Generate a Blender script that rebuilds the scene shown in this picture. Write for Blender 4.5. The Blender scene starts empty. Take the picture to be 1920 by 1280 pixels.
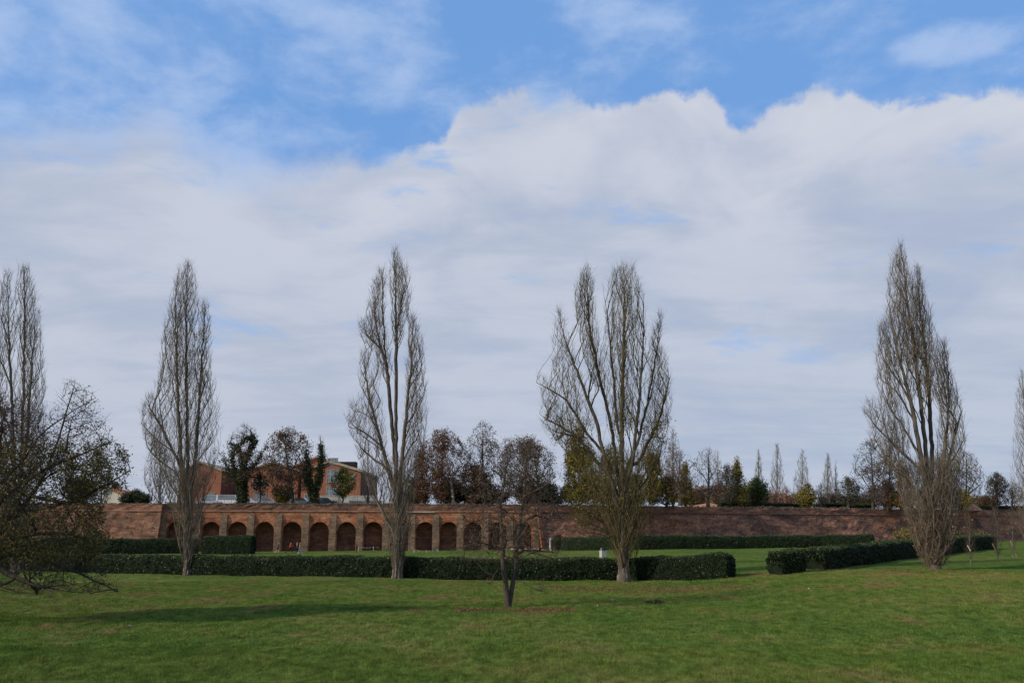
import bpy, math, random
import numpy as np
from mathutils import Vector, Matrix
random.seed(7)
rng = np.random.default_rng(7)
C = bpy.data.collections.new('park'); bpy.context.scene.collection.children.link(C)
SC = bpy.context.scene

# ------------------------------------------------------------------ camera
F = 1600.0; PITCH = math.atan(355/1600); CH = 3.3
cp, sp = math.cos(PITCH), math.sin(PITCH)
cam = bpy.data.cameras.new('camera'); cam.lens = 30; cam.sensor_width = 36; cam.clip_end = 9000; cam.clip_start = .1
co = bpy.data.objects.new('camera', cam); SC.collection.objects.link(co)
co.location = (0, 0, CH); co.rotation_euler = (math.pi/2 + PITCH, 0, 0); SC.camera = co

# ------------------------------------------------------------------ world and sun
SUN_EL = math.radians(27); SUN_AL = math.radians(25)      # from the left, a little in front
sdir = Vector((-math.cos(SUN_AL)*math.cos(SUN_EL), -math.sin(SUN_AL)*math.cos(SUN_EL), math.sin(SUN_EL)))
sl = bpy.data.lights.new('sun', 'SUN'); sl.energy = 3.0; sl.angle = math.radians(3); sl.color = (1, .88, .72)
so = bpy.data.objects.new('sun', sl); SC.collection.objects.link(so)
so.rotation_euler = (-sdir).to_track_quat('-Z', 'Y').to_euler()
SC.view_settings.view_transform = 'Standard'; SC.view_settings.look = 'None'
SC.view_settings.exposure = 0.3; SC.view_settings.gamma = 1
SC.view_settings.use_curve_mapping = False

def ray(px, py):
    u = (px-960)/F; v = (640-py)/F
    return Vector((u, cp - v*sp, sp + v*cp))
def azel(px, py):
    d = ray(px, py).normalized(); return math.atan2(d.x, d.y), math.asin(d.z)

class NT:
    def __init__(s, tree): s.t = tree; s.l = tree.links
    def n(s, typ, **kw):
        nd = s.t.nodes.new(typ)
        for k, v in kw.items(): setattr(nd, k, v)
        return nd
    def put(s, inp, v):
        if isinstance(v, bpy.types.NodeSocket): s.l.new(v, inp)
        else: inp.default_value = v
    def m(s, op, a, b=0.0, c=0.0, clamp=False):
        nd = s.n('ShaderNodeMath', operation=op, use_clamp=clamp)
        s.put(nd.inputs[0], a); s.put(nd.inputs[1], b); s.put(nd.inputs[2], c)
        return nd.outputs[0]
    def ss(s, x, lo, hi):
        nd = s.n('ShaderNodeMapRange', interpolation_type='SMOOTHSTEP')
        s.put(nd.inputs[0], x); s.put(nd.inputs[1], lo); s.put(nd.inputs[2], hi)
        return nd.outputs[0]
    def mix(s, f, a, b, blend='MIX'):
        nd = s.n('ShaderNodeMix', data_type='RGBA', blend_type=blend)
        s.put(nd.inputs[0], f)
        for i, v in ((6, a), (7, b)):
            if not isinstance(v, bpy.types.NodeSocket): v = (*v[:3], 1)
            s.put(nd.inputs[i], v)
        return nd.outputs[2]
    def xyz(s, x, y, z):
        nd = s.n('ShaderNodeCombineXYZ')
        for i, v in enumerate((x, y, z)): s.put(nd.inputs[i], v)
        return nd.outputs[0]
    def noise(s, vec, scale, detail=4, rough=.5, dist=0.0):
        nd = s.n('ShaderNodeTexNoise'); nd.inputs['Scale'].default_value = scale
        nd.inputs['Detail'].default_value = detail; nd.inputs['Roughness'].default_value = rough
        nd.inputs['Distortion'].default_value = dist
        if vec is not None: s.l.new(vec, nd.inputs['Vector'])
        return nd.outputs['Fac']
    def ramp(s, f, stops):
        nd = s.n('ShaderNodeValToRGB'); s.put(nd.inputs[0], f)
        e = nd.color_ramp.elements
        while len(e) < len(stops): e.new(.5)
        for el, (p, c) in zip(e, stops): el.position = p; el.color = (*c, 1)
        return nd.outputs[0]
    def vscale(s, v, k):
        nd = s.n('ShaderNodeVectorMath', operation='MULTIPLY'); s.l.new(v, nd.inputs[0]); nd.inputs[1].default_value = k
        return nd.outputs[0]

def build_world():
    w = bpy.data.worlds.new('World'); SC.world = w; w.use_nodes = True
    t = w.node_tree; t.nodes.clear(); N = NT(t)
    sky = N.n('ShaderNodeTexSky', sky_type='NISHITA'); sky.sun_disc = False
    sky.sun_elevation = SUN_EL; sky.sun_rotation = math.atan2(sdir.x, sdir.y)
    sky.air_density = 1.0; sky.dust_density = .6; sky.ozone_density = 1.6
    tc = N.n('ShaderNodeTexCoord').outputs['Generated']
    sep = N.n('ShaderNodeSeparateXYZ'); N.l.new(tc, sep.inputs[0]); x, y, z = sep.outputs
    el = N.m('ARCSINE', z); az = N.m('ARCTAN2', x, y)
    ae = N.xyz(az, el, 0.0)
    zz = N.m('ADD', N.m('MAXIMUM', z, 0.0), .13)
    pl = N.xyz(N.m('DIVIDE', x, zz), N.m('DIVIDE', y, zz), 0.0)
    K = 1/.1
    def col(r, g, b): return (r*K, g*K, b*K)
    # clear blue between the clouds
    tint = N.mix(1.0, sky.outputs[0], (.80, .98, 1.16), 'MULTIPLY')
    blue = N.mix(.8, tint, col(.150, .315, .64))
    # thin high veil
    wv = N.vscale(ae, (1.0, 1.9, 1))
    vn = N.noise(wv, 5.2, 9, .60, .12)
    vn2 = N.noise(wv, 1.6, 3, .5, .2)
    lm = N.ss(az, .15, -.6)
    wa, we = azel(1790, 78)
    g = N.m('ADD', N.m('POWER', N.m('DIVIDE', N.m('SUBTRACT', az, wa), .07), 2), N.m('POWER', N.m('DIVIDE', N.m('SUBTRACT', el, we), .022), 2))
    gb = N.m('MULTIPLY', N.ss(g, 1.6, 0.0), .16)
    vs = N.m('ADD', N.m('ADD', vn, N.m('MULTIPLY', lm, .15)), N.m('ADD', gb, N.m('MULTIPLY', N.m('SUBTRACT', vn2, .5), .5)))
    veil = N.m('MULTIPLY', N.ss(vs, .44, .72), .74)
    c1 = N.mix(veil, blue, col(.36, .47, .68))
    # the big bank: its upper edge as elevation over azimuth
    pts = [(-300, 190), (0, 235), (100, 228), (200, 240), (290, 212), (350, 250), (430, 290), (500, 300), (560, 292), (640, 288), (690, 300), (760, 282), (838, 262),
           (856, 212), (900, 188), (980, 168), (1070, 172), (1130, 205), (1180, 192), (1260, 172), (1340, 184), (1366, 216), (1405, 222),
           (1448, 196), (1530, 172), (1610, 185), (1660, 192), (1760, 176), (1840, 168), (1920, 164), (2200, 200)]
    fc = N.n('ShaderNodeFloatCurve'); cv = fc.mapping.curves[0]
    LO, HI = -1.2, 1.2
    P = [(0, .55), (.1, .6)] + [((azel(*p)[0]-LO)/(HI-LO), azel(*p)[1]) for p in pts] + [(.92, .56), (1, .55)]
    while len(cv.points) < len(P): cv.points.new(.5, .5)
    for q, (a, b) in zip(cv.points, P): q.location = (a, b); q.handle_type = 'AUTO_CLAMPED'
    fc.mapping.update()
    N.l.new(N.m('DIVIDE', N.m('SUBTRACT', az, LO), HI-LO, clamp=True), fc.inputs['Value'])
    edge = fc.outputs[0]
    n1 = N.m('SUBTRACT', N.noise(ae, 9, 9, .6, .3), .5)
    n0 = N.m('SUBTRACT', N.noise(ae, 26, 8, .62, .3), .5)
    d = N.m('SUBTRACT', N.m('ADD', edge, N.m('ADD', N.m('MULTIPLY', n1, .045), N.m('MULTIPLY', n0, .045))), el)
    soft = N.m('MULTIPLY_ADD', N.ss(az, -.1, -.35), .05, .012)
    dens = N.ss(d, N.m('MULTIPLY', soft, -.35), soft)
    # colour inside the bank
    rm = N.ss(az, -.42, -.02)
    big = N.noise(N.vscale(ae, (1, 2.2, 1)), 5.0, 6, .52, .6)
    st = N.noise(N.vscale(pl, (.55, 1.0, 1)), .9, 7, .5, .5)
    st2 = N.noise(N.vscale(pl, (.55, 1.2, 1)), 2.4, 9, .60, .35)
    crest = N.m('MULTIPLY', N.ss(N.m('ADD', d, N.m('MULTIPLY', n1, .10)), .16, .01), N.m('MULTIPLY_ADD', rm, .85, .15))
    vv = N.m('ADD', N.m('MULTIPLY', big, .45), N.m('ADD', N.m('MULTIPLY', st, .25), N.m('MULTIPLY', st2, .4)))
    body = N.ramp(N.ss(vv, .41, .63), [(0, col(.325, .385, .51)), (.5, col(.385, .43, .53)), (1, col(.455, .49, .575))])
    body = N.mix(N.m('MULTIPLY', crest, .92), body, N.mix(N.ss(big, .3, .65), col(.40, .445, .545), col(.52, .54, .61)))
    low = N.mix(N.ss(az, -.3, .45), col(.395, .435, .52), col(.35, .42, .53))
    body = N.mix(N.m('MULTIPLY', N.ss(el, .36, .04), .42), body, low)
    # thin places where blue shows
    hb = N.noise(N.vscale(ae, (1, 3.2, 1)), 5.0, 8, .60, .4)
    hole = N.m('MULTIPLY', N.ss(N.m('ADD', hb, N.m('MULTIPLY', N.m('SUBTRACT', st2, .5), -.25)), .555, .72), N.m('MULTIPLY', N.ss(el, .10, .26), .8))
    hc = N.mix(.5, blue, col(.34, .48, .72))
    body = N.mix(hole, body, hc)
    out = N.mix(N.m('MULTIPLY', dens, .985), c1, body)
    bg = N.n('ShaderNodeBackground'); N.l.new(out, bg.inputs[0]); bg.inputs[1].default_value = .1
    wo = N.n('ShaderNodeOutputWorld'); N.l.new(bg.outputs[0], wo.inputs[0])
build_world()

# ------------------------------------------------------------------ materials
def mat(name, stops, scale=3.0, detail=4, rough=.9, bump=0.0, bscale=None, island=0.0, stretch=None, spec=.2, transl=0.0, coord='pos'):
    m = bpy.data.materials.new(name); m.use_nodes = True; t = m.node_tree; t.nodes.clear(); N = NT(t)
    g = N.n('ShaderNodeNewGeometry'); v = g.outputs['Position']
    if coord == 'obj': v = N.n('ShaderNodeTexCoord').outputs['Object']
    if stretch: v = N.vscale(v, stretch)
    f = N.noise(v, scale, detail, .6)
    if island:
        f = N.m('ADD', N.m('MULTIPLY', f, 1-island), N.m('MULTIPLY', g.outputs['Random Per Island'], island))
        f = N.ss(f, .15, .85)
    else: f = N.ss(f, .25, .75)
    c = N.ramp(f, stops)
    b = N.n('ShaderNodeBsdfPrincipled'); N.l.new(c, b.inputs['Base Color'])
    b.inputs['Roughness'].default_value = rough; b.inputs['Specular IOR Level'].default_value = spec
    if bump:
        bp = N.n('ShaderNodeBump'); bp.inputs['Strength'].default_value = bump; bp.inputs['Distance'].default_value = .1
        N.l.new(N.noise(v, bscale or scale*3, 5, .6), bp.inputs['Height']); N.l.new(bp.outputs[0], b.inputs['Normal'])
    o = N.n('ShaderNodeOutputMaterial'); N.l.new(b.outputs[0], o.inputs[0])
    if transl:
        tr = N.n('ShaderNodeBsdfTranslucent'); N.l.new(c, tr.inputs[0])
        mx = N.n('ShaderNodeMixShader'); mx.inputs[0].default_value = transl
        N.l.new(b.outputs[0], mx.inputs[1]); N.l.new(tr.outputs[0], mx.inputs[2]); N.l.new(mx.outputs[0], o.inputs[0])
    return m
def two(name, a, b=None, **k):
    b = b or tuple(min(1, x*1.5) for x in a)
    return mat(name, [(0, a), (1, b)], **k)

def grass_color(N, island=False):
    g = N.n('ShaderNodeNewGeometry'); pos = g.outputs['Position']
    v = N.vscale(pos, (1, 1, .0))
    big = N.noise(v, .06, 5, .55, .3); mid = N.noise(N.vscale(pos, (1.1, .6, 0)), .36, 8, .66, .3)
    fine = N.noise(N.vscale(pos, (1.3, .7, 0)), 1.9, 8, .72); vfine = N.noise(v, 11, 4, .7)
    hue = N.m('ADD', N.m('MULTIPLY', big, .5), N.m('MULTIPLY', mid, .5))
    c = N.ramp(N.ss(hue, .34, .66), [(0, (.064, .115, .023)), (.5, (.098, .138, .029)), (1, (.145, .148, .045))])
    sy = N.n('ShaderNodeSeparateXYZ'); N.l.new(pos, sy.inputs[0])
    zone = N.m('MULTIPLY', N.ss(sy.outputs[1], 34, 46), N.ss(sy.outputs[1], 64, 54))          # drier turf under the row of trees
    dry = N.m('MULTIPLY', N.ss(N.m('ADD', N.m('ADD', mid, N.m('MULTIPLY', zone, .055)), N.m('MULTIPLY', N.m('SUBTRACT', fine, .5), .45)), .555, .70), .72)
    c = N.mix(dry, c, (.165, .110, .052))
    k = N.m('MULTIPLY_ADD', N.ss(fine, .32, .68), .80, .60)
    k = N.m('MULTIPLY', k, N.m('MULTIPLY_ADD', N.ss(N.noise(N.vscale(pos, (1.2, .55, 0)), .8, 8, .7), .47, .36)  , -.18, 1.04))
    k = N.m('MULTIPLY', k, N.m('MULTIPLY_ADD', N.ss(vfine, .3, .7), .5, .72))
    if island: k = N.m('MULTIPLY', k, N.m('MULTIPLY_ADD', g.outputs['Random Per Island'], .9, .6))
    kk = N.n('ShaderNodeVectorMath', operation='SCALE'); N.l.new(c, kk.inputs[0]); N.l.new(k, kk.inputs['Scale'])
    return kk.outputs[0], fine, vfine
def grass_mat(name, blades):
    m = bpy.data.materials.new(name); m.use_nodes = True; t = m.node_tree; t.nodes.clear(); N = NT(t)
    c, f, vf = grass_color(N, blades)
    b = N.n('ShaderNodeBsdfPrincipled'); N.l.new(c, b.inputs['Base Color'])
    b.inputs['Roughness'].default_value = 1; b.inputs['Specular IOR Level'].default_value = 0.0
    o = N.n('ShaderNodeOutputMaterial'); N.l.new(b.outputs[0], o.inputs[0])
    if not blades:
        bp = N.n('ShaderNodeBump'); bp.inputs['Strength'].default_value = .8; bp.inputs['Distance'].default_value = .12
        N.l.new(N.m('ADD', f, N.m('MULTIPLY', vf, .6)), bp.inputs['Height']); N.l.new(bp.outputs[0], b.inputs['Normal'])
    return m

def brick_mat(name, stops, patch, weeds=0.0, dark=1.0, patch_amt=.7):
    m = bpy.data.materials.new(name); m.use_nodes = True; t = m.node_tree; t.nodes.clear(); N = NT(t)
    pos = N.n('ShaderNodeNewGeometry').outputs['Position']
    s = N.n('ShaderNodeSeparateXYZ'); N.l.new(pos, s.inputs[0])
    v = N.xyz(N.m('ADD', s.outputs[0], N.m('MULTIPLY', s.outputs[1], .35)), s.outputs[2], 0.0)
    br = N.n('ShaderNodeTexBrick'); N.l.new(v, br.inputs['Vector'])
    br.inputs['Scale'].default_value = 1.0; br.inputs['Brick Width'].default_value = .56; br.inputs['Row Height'].default_value = .17
    br.inputs['Mortar Size'].default_value = .022; br.inputs['Mortar Smooth'].default_value = .4
    br.inputs['Color1'].default_value = (.45, .45, .45, 1); br.inputs['Color2'].default_value = (1.25, 1.2, 1.15, 1); br.inputs['Mortar'].default_value = (.75, .72, .7, 1)
    base = N.ramp(N.ss(N.noise(N.vscale(pos, (.25, .25, .8)), 1.0, 8, .65), .32, .68), stops)
    c = N.mix(.75, base, br.outputs[0], 'MULTIPLY')
    ps = N.ss(N.noise(N.vscale(pos, (1, 1, 2.2)), .55, 8, .7), .54, .66)
    c = N.mix(N.m('MULTIPLY', ps, patch_amt), c, patch)
    sp_ = N.ss(N.noise(N.vscale(pos, (1, 1, 2.5)), 3.2, 5, .7), .60, .72)
    c = N.mix(N.m('MULTIPLY', sp_, .45), c, (.42, .33, .26))
    sp2 = N.ss(N.noise(N.vscale(pos, (1, 1, 1.1)), 1.3, 8, .78), .46, .34)
    c = N.mix(N.m('MULTIPLY', sp2, .75), c, (.035, .032, .025))
    if weeds:
        w = N.ss(N.noise(N.vscale(pos, (1, 1, 1.4)), .38, 8, .72), .62-.22*weeds, .72)
        c = N.mix(N.m('MULTIPLY', w, .7), c, (.085, .062, .048))
    b = N.n('ShaderNodeBsdfPrincipled'); N.l.new(c, b.inputs['Base Color']); b.inputs['Roughness'].default_value = .95; b.inputs['Specular IOR Level'].default_value = .1
    bp = N.n('ShaderNodeBump'); bp.inputs['Strength'].default_value = .9; bp.inputs['Distance'].default_value = .15
    N.l.new(N.noise(N.vscale(pos, (1, 1, 2)), 2.5, 7, .7), bp.inputs['Height']); N.l.new(bp.outputs[0], b.inputs['Normal'])
    o = N.n('ShaderNodeOutputMaterial'); N.l.new(b.outputs[0], o.inputs[0])
    return m

M = {}
M['lawn'] = grass_mat('lawn', False); M['blade'] = grass_mat('grass_blade', True)
M['wall'] = brick_mat('old_brick', [(0, (.24, .095, .052)), (.5, (.43, .185, .098)), (1, (.56, .27, .155))], (.17, .13, .10), patch_amt=.45)
M['wall_left'] = brick_mat('weathered_brick', [(0, (.15, .08, .055)), (.5, (.27, .14, .09)), (1, (.36, .20, .13))], (.20, .16, .13))
M['wall_right'] = brick_mat('overgrown_brick', [(0, (.15, .085, .066)), (.5, (.32, .155, .105)), (1, (.56, .25, .145))], (.21, .165, .14), weeds=.55)
M['niche'] = brick_mat('shaded_niche_brick', [(0, (.15, .075, .053)), (.5, (.25, .12, .078)), (1, (.34, .17, .11))], (.09, .075, .065))  # darker than the wall brick: shade of the deep recesses is in the colour
M['pier'] = brick_mat('mossy_pier_brick', [(0, (.16, .12, .085)), (.5, (.23, .155, .105)), (1, (.30, .20, .13))], (.10, .095, .065))
M['cordon'] = two('cordon_brick', (.20, .10, .07), (.40, .22, .14), scale=1.2, bump=.5)
M['cordon_dark'] = two('dark_cordon_brick', (.09, .05, .045), (.24, .12, .085), scale=1.2, bump=.6)
M['parapet'] = brick_mat('weedy_parapet_brick', [(0, (.12, .07, .05)), (.5, (.21, .115, .075)), (1, (.32, .17, .11))], (.10, .085, .065), weeds=.7)
M['rubble'] = two('rubble_stone', (.28, .18, .13), (.55, .42, .34), scale=1.5, bump=.5, island=.6)
M['bark'] = two('poplar_bark', (.055, .045, .034), (.155, .130, .098), scale=2.5, bump=.9, bscale=9, stretch=(2, 2, .5))
M['bark_base'] = two('pale_trunk_base', (.06, .045, .035), (.36, .30, .26), scale=4, bump=1, bscale=9, stretch=(2, 2, .6))
M['twig'] = two('poplar_twig', (.085, .070, .052), (.20, .168, .128), scale=1.2)
M['twig_moss'] = two('mossy_twig', (.045, .038, .018), (.125, .102, .044), scale=.8)
M['twig_dark'] = two('dark_twig', (.035, .028, .024), (.085, .068, .055), scale=1.5)
M['bark_dark'] = two('dark_bark', (.04, .033, .026), (.11, .09, .07), scale=4, bump=.8, stretch=(2, 2, .5))
M['bark_pale'] = two('plane_bark', (.30, .27, .22), (.55, .52, .46), scale=2.5, bump=.4)
M['bark_grey'] = two('grey_bark', (.10, .085, .075), (.21, .18, .165), scale=4, bump=.8, stretch=(2, 2, .5))
M['twig_far'] = two('distant_twig', (.12, .11, .098), (.25, .232, .21), scale=1.2)
def leafm(n, a, b, c, **k): M[n] = mat(n, [(0, a), (.5, b), (1, c)], scale=.7, island=.6, rough=k.pop('rough', .6), spec=k.pop('spec', .25), transl=.25, **k)
leafm('leaf_olive', (.060, .056, .014), (.135, .112, .026), (.25, .185, .05))
leafm('leaf_brown', (.065, .038, .023), (.123, .072, .041), (.217, .123, .065))
leafm('leaf_rust', (.07, .030, .022), (.14, .058, .038), (.24, .105, .065))
leafm('leaf_dark', (.016, .027, .011), (.030, .046, .016), (.061, .074, .027))
leafm('leaf_green', (.044, .075, .015), (.081, .119, .025), (.150, .163, .044))
leafm('leaf_yellow', (.160, .130, .020), (.300, .220, .030), (.420, .320, .050))
leafm('leaf_gold_green', (.10, .095, .018), (.20, .165, .03), (.34, .26, .055))
leafm('leaf_grey', (.063, .056, .045), (.105, .087, .070), (.168, .133, .105))
leafm('leaf_base', (.060, .032, .012), (.120, .070, .022), (.300, .190, .090))
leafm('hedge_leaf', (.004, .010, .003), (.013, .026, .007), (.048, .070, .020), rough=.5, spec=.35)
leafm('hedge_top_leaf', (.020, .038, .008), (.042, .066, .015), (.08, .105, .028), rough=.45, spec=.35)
leafm('litter', (.070, .035, .016), (.150, .078, .032), (.340, .200, .080))
leafm('scrub', (.075, .052, .044), (.15, .105, .085), (.36, .28, .23))
leafm('scrub_green', (.030, .045, .015), (.060, .075, .028), (.120, .120, .050))
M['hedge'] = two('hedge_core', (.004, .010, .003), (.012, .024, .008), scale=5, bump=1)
M['white'] = two('white_paint', (.62, .62, .62), (.78, .78, .78), scale=4, rough=.6)
M['grey'] = two('grey_metal', (.22, .23, .25), (.34, .35, .37), scale=3, rough=.5)
M['dark'] = two('dark_rubber', (.012, .012, .014), (.03, .03, .034), scale=3)
M['glass'] = two('window_glass', (.10, .12, .14), (.20, .24, .27), scale=.4, rough=.12, spec=.6)
M['concrete'] = two('pale_concrete', (.36, .34, .31), (.52, .51, .49), scale=.8, bump=.3)
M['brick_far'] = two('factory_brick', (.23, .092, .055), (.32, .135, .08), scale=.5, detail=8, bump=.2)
M['brick_far_shaded'] = two('shaded_factory_brick', (.13, .06, .048), (.20, .09, .07), scale=.6, detail=8)  # darker copy of the factory brick; shade of the sunless side put into the colour
M['roof_edge'] = two('pale_roof_edge', (.30, .23, .17), (.44, .36, .28), scale=1)
M['tile'] = two('terracotta_tile', (.32, .12, .07), (.50, .22, .13), scale=2, bump=.5)
M['plaster'] = two('pale_plaster', (.50, .46, .39), (.62, .58, .50), scale=1)
M['plaster_yellow'] = two('yellow_plaster', (.58, .42, .18), (.68, .52, .26), scale=1)
M['plaster_pink'] = two('pinkish_plaster', (.25, .135, .10), (.34, .19, .15), scale=1)
M['car_white'] = two('white_car_paint', (.60, .61, .64), (.68, .69, .72), scale=1, rough=.25, spec=.5)
M['car_grey'] = two('grey_car_paint', (.11, .12, .14), (.15, .16, .18), scale=1, rough=.25, spec=.5)
M['car_silver'] = two('silver_car_paint', (.33, .35, .38), (.40, .42, .45), scale=1, rough=.25, spec=.5)
M['skin'] = two('skin', (.42, .25, .18), (.50, .30, .22), scale=9, rough=.6)
M['soil'] = two('bare_earth', (.16, .10, .065), (.34, .22, .15), scale=2, bump=.5)
M['wood'] = two('pale_stake_wood', (.40, .30, .17), (.60, .48, .30), scale=6)
M['orange_earth'] = two('orange_brick_rubble', (.34, .15, .09), (.55, .30, .20), scale=2.5, bump=.8)
M['daisy'] = two('white_petal', (.7, .7, .66), (.85, .85, .8), scale=3)
def cloth(n, c): M[n] = two(n, c, tuple(x*1.35 for x in c), scale=12, rough=.85)
cloth('navy', (.018, .022, .05)); cloth('red', (.50, .022, .02)); cloth('black', (.010, .010, .013)); cloth('tan', (.30, .17, .10))
cloth('jeans', (.15, .20, .30)); cloth('coat', (.045, .045, .055)); cloth('blond', (.42, .30, .16)); cloth('hair', (.02, .014, .010)); cloth('shoe', (.55, .55, .55)); cloth('paper', (.75, .75, .75))

# ------------------------------------------------------------------ object helpers
def props(o, label=None, cat=None, group=None, kind=None):
    if label: o['label'] = label
    if cat: o['category'] = cat
    if group: o['group'] = group
    if kind: o['kind'] = kind
    return o
def empty(name, loc=(0, 0, 0), label=None, cat=None, group=None, rz=0):
    o = bpy.data.objects.new(name, None); C.objects.link(o); o.location = loc; o.rotation_euler = (0, 0, rz)
    o.empty_display_size = .2
    return props(o, label, cat, group)
def mesh_obj(name, V, Fc, m, parent=None, smooth=False, kind=None):
    me = bpy.data.meshes.new(name)
    if isinstance(V, np.ndarray) and isinstance(Fc, np.ndarray):
        nf, k = Fc.shape
        me.vertices.add(len(V)); me.vertices.foreach_set('co', V.astype(np.float32).ravel())
        me.loops.add(nf*k); me.loops.foreach_set('vertex_index', Fc.astype(np.int32).ravel())
        me.polygons.add(nf); me.polygons.foreach_set('loop_start', np.arange(0, nf*k, k, dtype=np.int32))
        me.polygons.foreach_set('loop_total', np.full(nf, k, dtype=np.int32))
        me.update(calc_edges=True)
    else:
        me.from_pydata([tuple(v) for v in V], [], [tuple(f) for f in Fc]); me.update()
    if m is not None: me.materials.append(m if not isinstance(m, str) else M[m])
    if smooth: me.polygons.foreach_set('use_smooth', [True]*len(me.polygons))
    o = bpy.data.objects.new(name, me); C.objects.link(o)
    if parent is not None: o.parent = parent
    if kind: o['kind'] = kind
    return o
class MB:
    def __init__(s): s.V = []; s.F = []
    def add(s, V, Fc):
        n = len(s.V); s.V += [tuple(v) for v in V]; s.F += [tuple(i+n for i in f) for f in Fc]; return s
    def box(s, x0, x1, y0, y1, z0, z1):
        return s.add([(x0,y0,z0),(x1,y0,z0),(x1,y1,z0),(x0,y1,z0),(x0,y0,z1),(x1,y0,z1),(x1,y1,z1),(x0,y1,z1)],
                     [(0,3,2,1),(4,5,6,7),(0,1,5,4),(1,2,6,5),(2,3,7,6),(3,0,4,7)])
    def tube(s, pts, rads, k=6):
        pts = [Vector(p) for p in pts]; n = len(pts); V = []; Fc = []
        for i, p in enumerate(pts):
            d = (pts[min(i+1, n-1)]-pts[max(i-1, 0)]).normalized()
            a = d.cross(Vector((0, 1, .01))); 
            if a.length < .1: a = d.cross(Vector((1, 0, 0)))
            a.normalize(); b = d.cross(a)
            for j in range(k):
                t = 2*math.pi*j/k; V.append(p + (a*math.cos(t)+b*math.sin(t))*rads[i])
        for i in range(n-1):
            for j in range(k): Fc.append((i*k+j, i*k+(j+1) % k, (i+1)*k+(j+1) % k, (i+1)*k+j))
        Fc.append(tuple(range(k-1, -1, -1))); Fc.append(tuple((n-1)*k+j for j in range(k)))
        return s.add(V, Fc)
    def prism(s, prof, y0, y1):                       # profile in xz extruded along y
        n = len(prof); V = [(x, y0, z) for x, z in prof]+[(x, y1, z) for x, z in prof]
        Fc = [tuple(range(n)), tuple(range(2*n-1, n-1, -1))]+[(i, i+n, (i+1) % n+n, (i+1) % n) for i in range(n)]
        return s.add(V, Fc)
    def build(s, name, m, parent=None, smooth=False, kind=None): return mesh_obj(name, s.V, s.F, m, parent, smooth, kind)

def S(t):
    t = np.clip(t, 0, 1); return t*t*(3-2*t)
def gz(x, y):
    x = np.asarray(x, float); y = np.asarray(y, float)
    h = .72*S((x-7)/14)+.38*S((x-25)/35)
    h = h*S((y-22)/22) - .12*S((-x-12)/25)*S((y-30)/25)
    return h + .035*np.sin(x*.21+1)*np.sin(y*.17) + .02*np.sin(x*.5+y*.3)
def at(px, py):
    d = ray(px, py); t = 30.0
    lo, hi = 5.0, 600.0
    for _ in range(50):
        t = (lo+hi)/2
        if CH + d.z*t > gz(d.x*t, d.y*t): lo = t
        else: hi = t
    return Vector((d.x*t, d.y*t, float(gz(d.x*t, d.y*t))))
def atY(px, py, Y):
    d = ray(px, py); t = Y/d.y; return Vector((d.x*t, Y, CH+d.z*t))
PZ = 7.9      # top of the rampart

# ------------------------------------------------------------------ ground
def grid(name, xs, ys, zf, m):
    X, Y = np.meshgrid(xs, ys); Z = zf(X, Y); nx, ny = len(xs), len(ys)
    V = np.stack([X.ravel(), Y.ravel(), Z.ravel()], 1)
    i = np.arange(nx*ny).reshape(ny, nx)
    Fc = np.stack([i[:-1, :-1].ravel(), i[:-1, 1:].ravel(), i[1:, 1:].ravel(), i[1:, :-1].ravel()], 1)
    return mesh_obj(name, V, Fc, m, smooth=True)
xs = np.concatenate([np.linspace(-3000, -160, 12), np.arange(-150, 151, 1.5), np.linspace(160, 3000, 12)])
ys = np.concatenate([np.linspace(-400, -10, 8), np.arange(-8, 232, 1.5), np.linspace(240, 4000, 12)])
lawn = grid('lawn', xs, ys, lambda X, Y: gz(X, Y) + .04*np.sin(X*1.1+np.sin(Y*.7)*2)*np.sin(Y*.9+X*.3)*(np.abs(X) < 150), 'lawn')
lawn['kind'] = 'structure'

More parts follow.
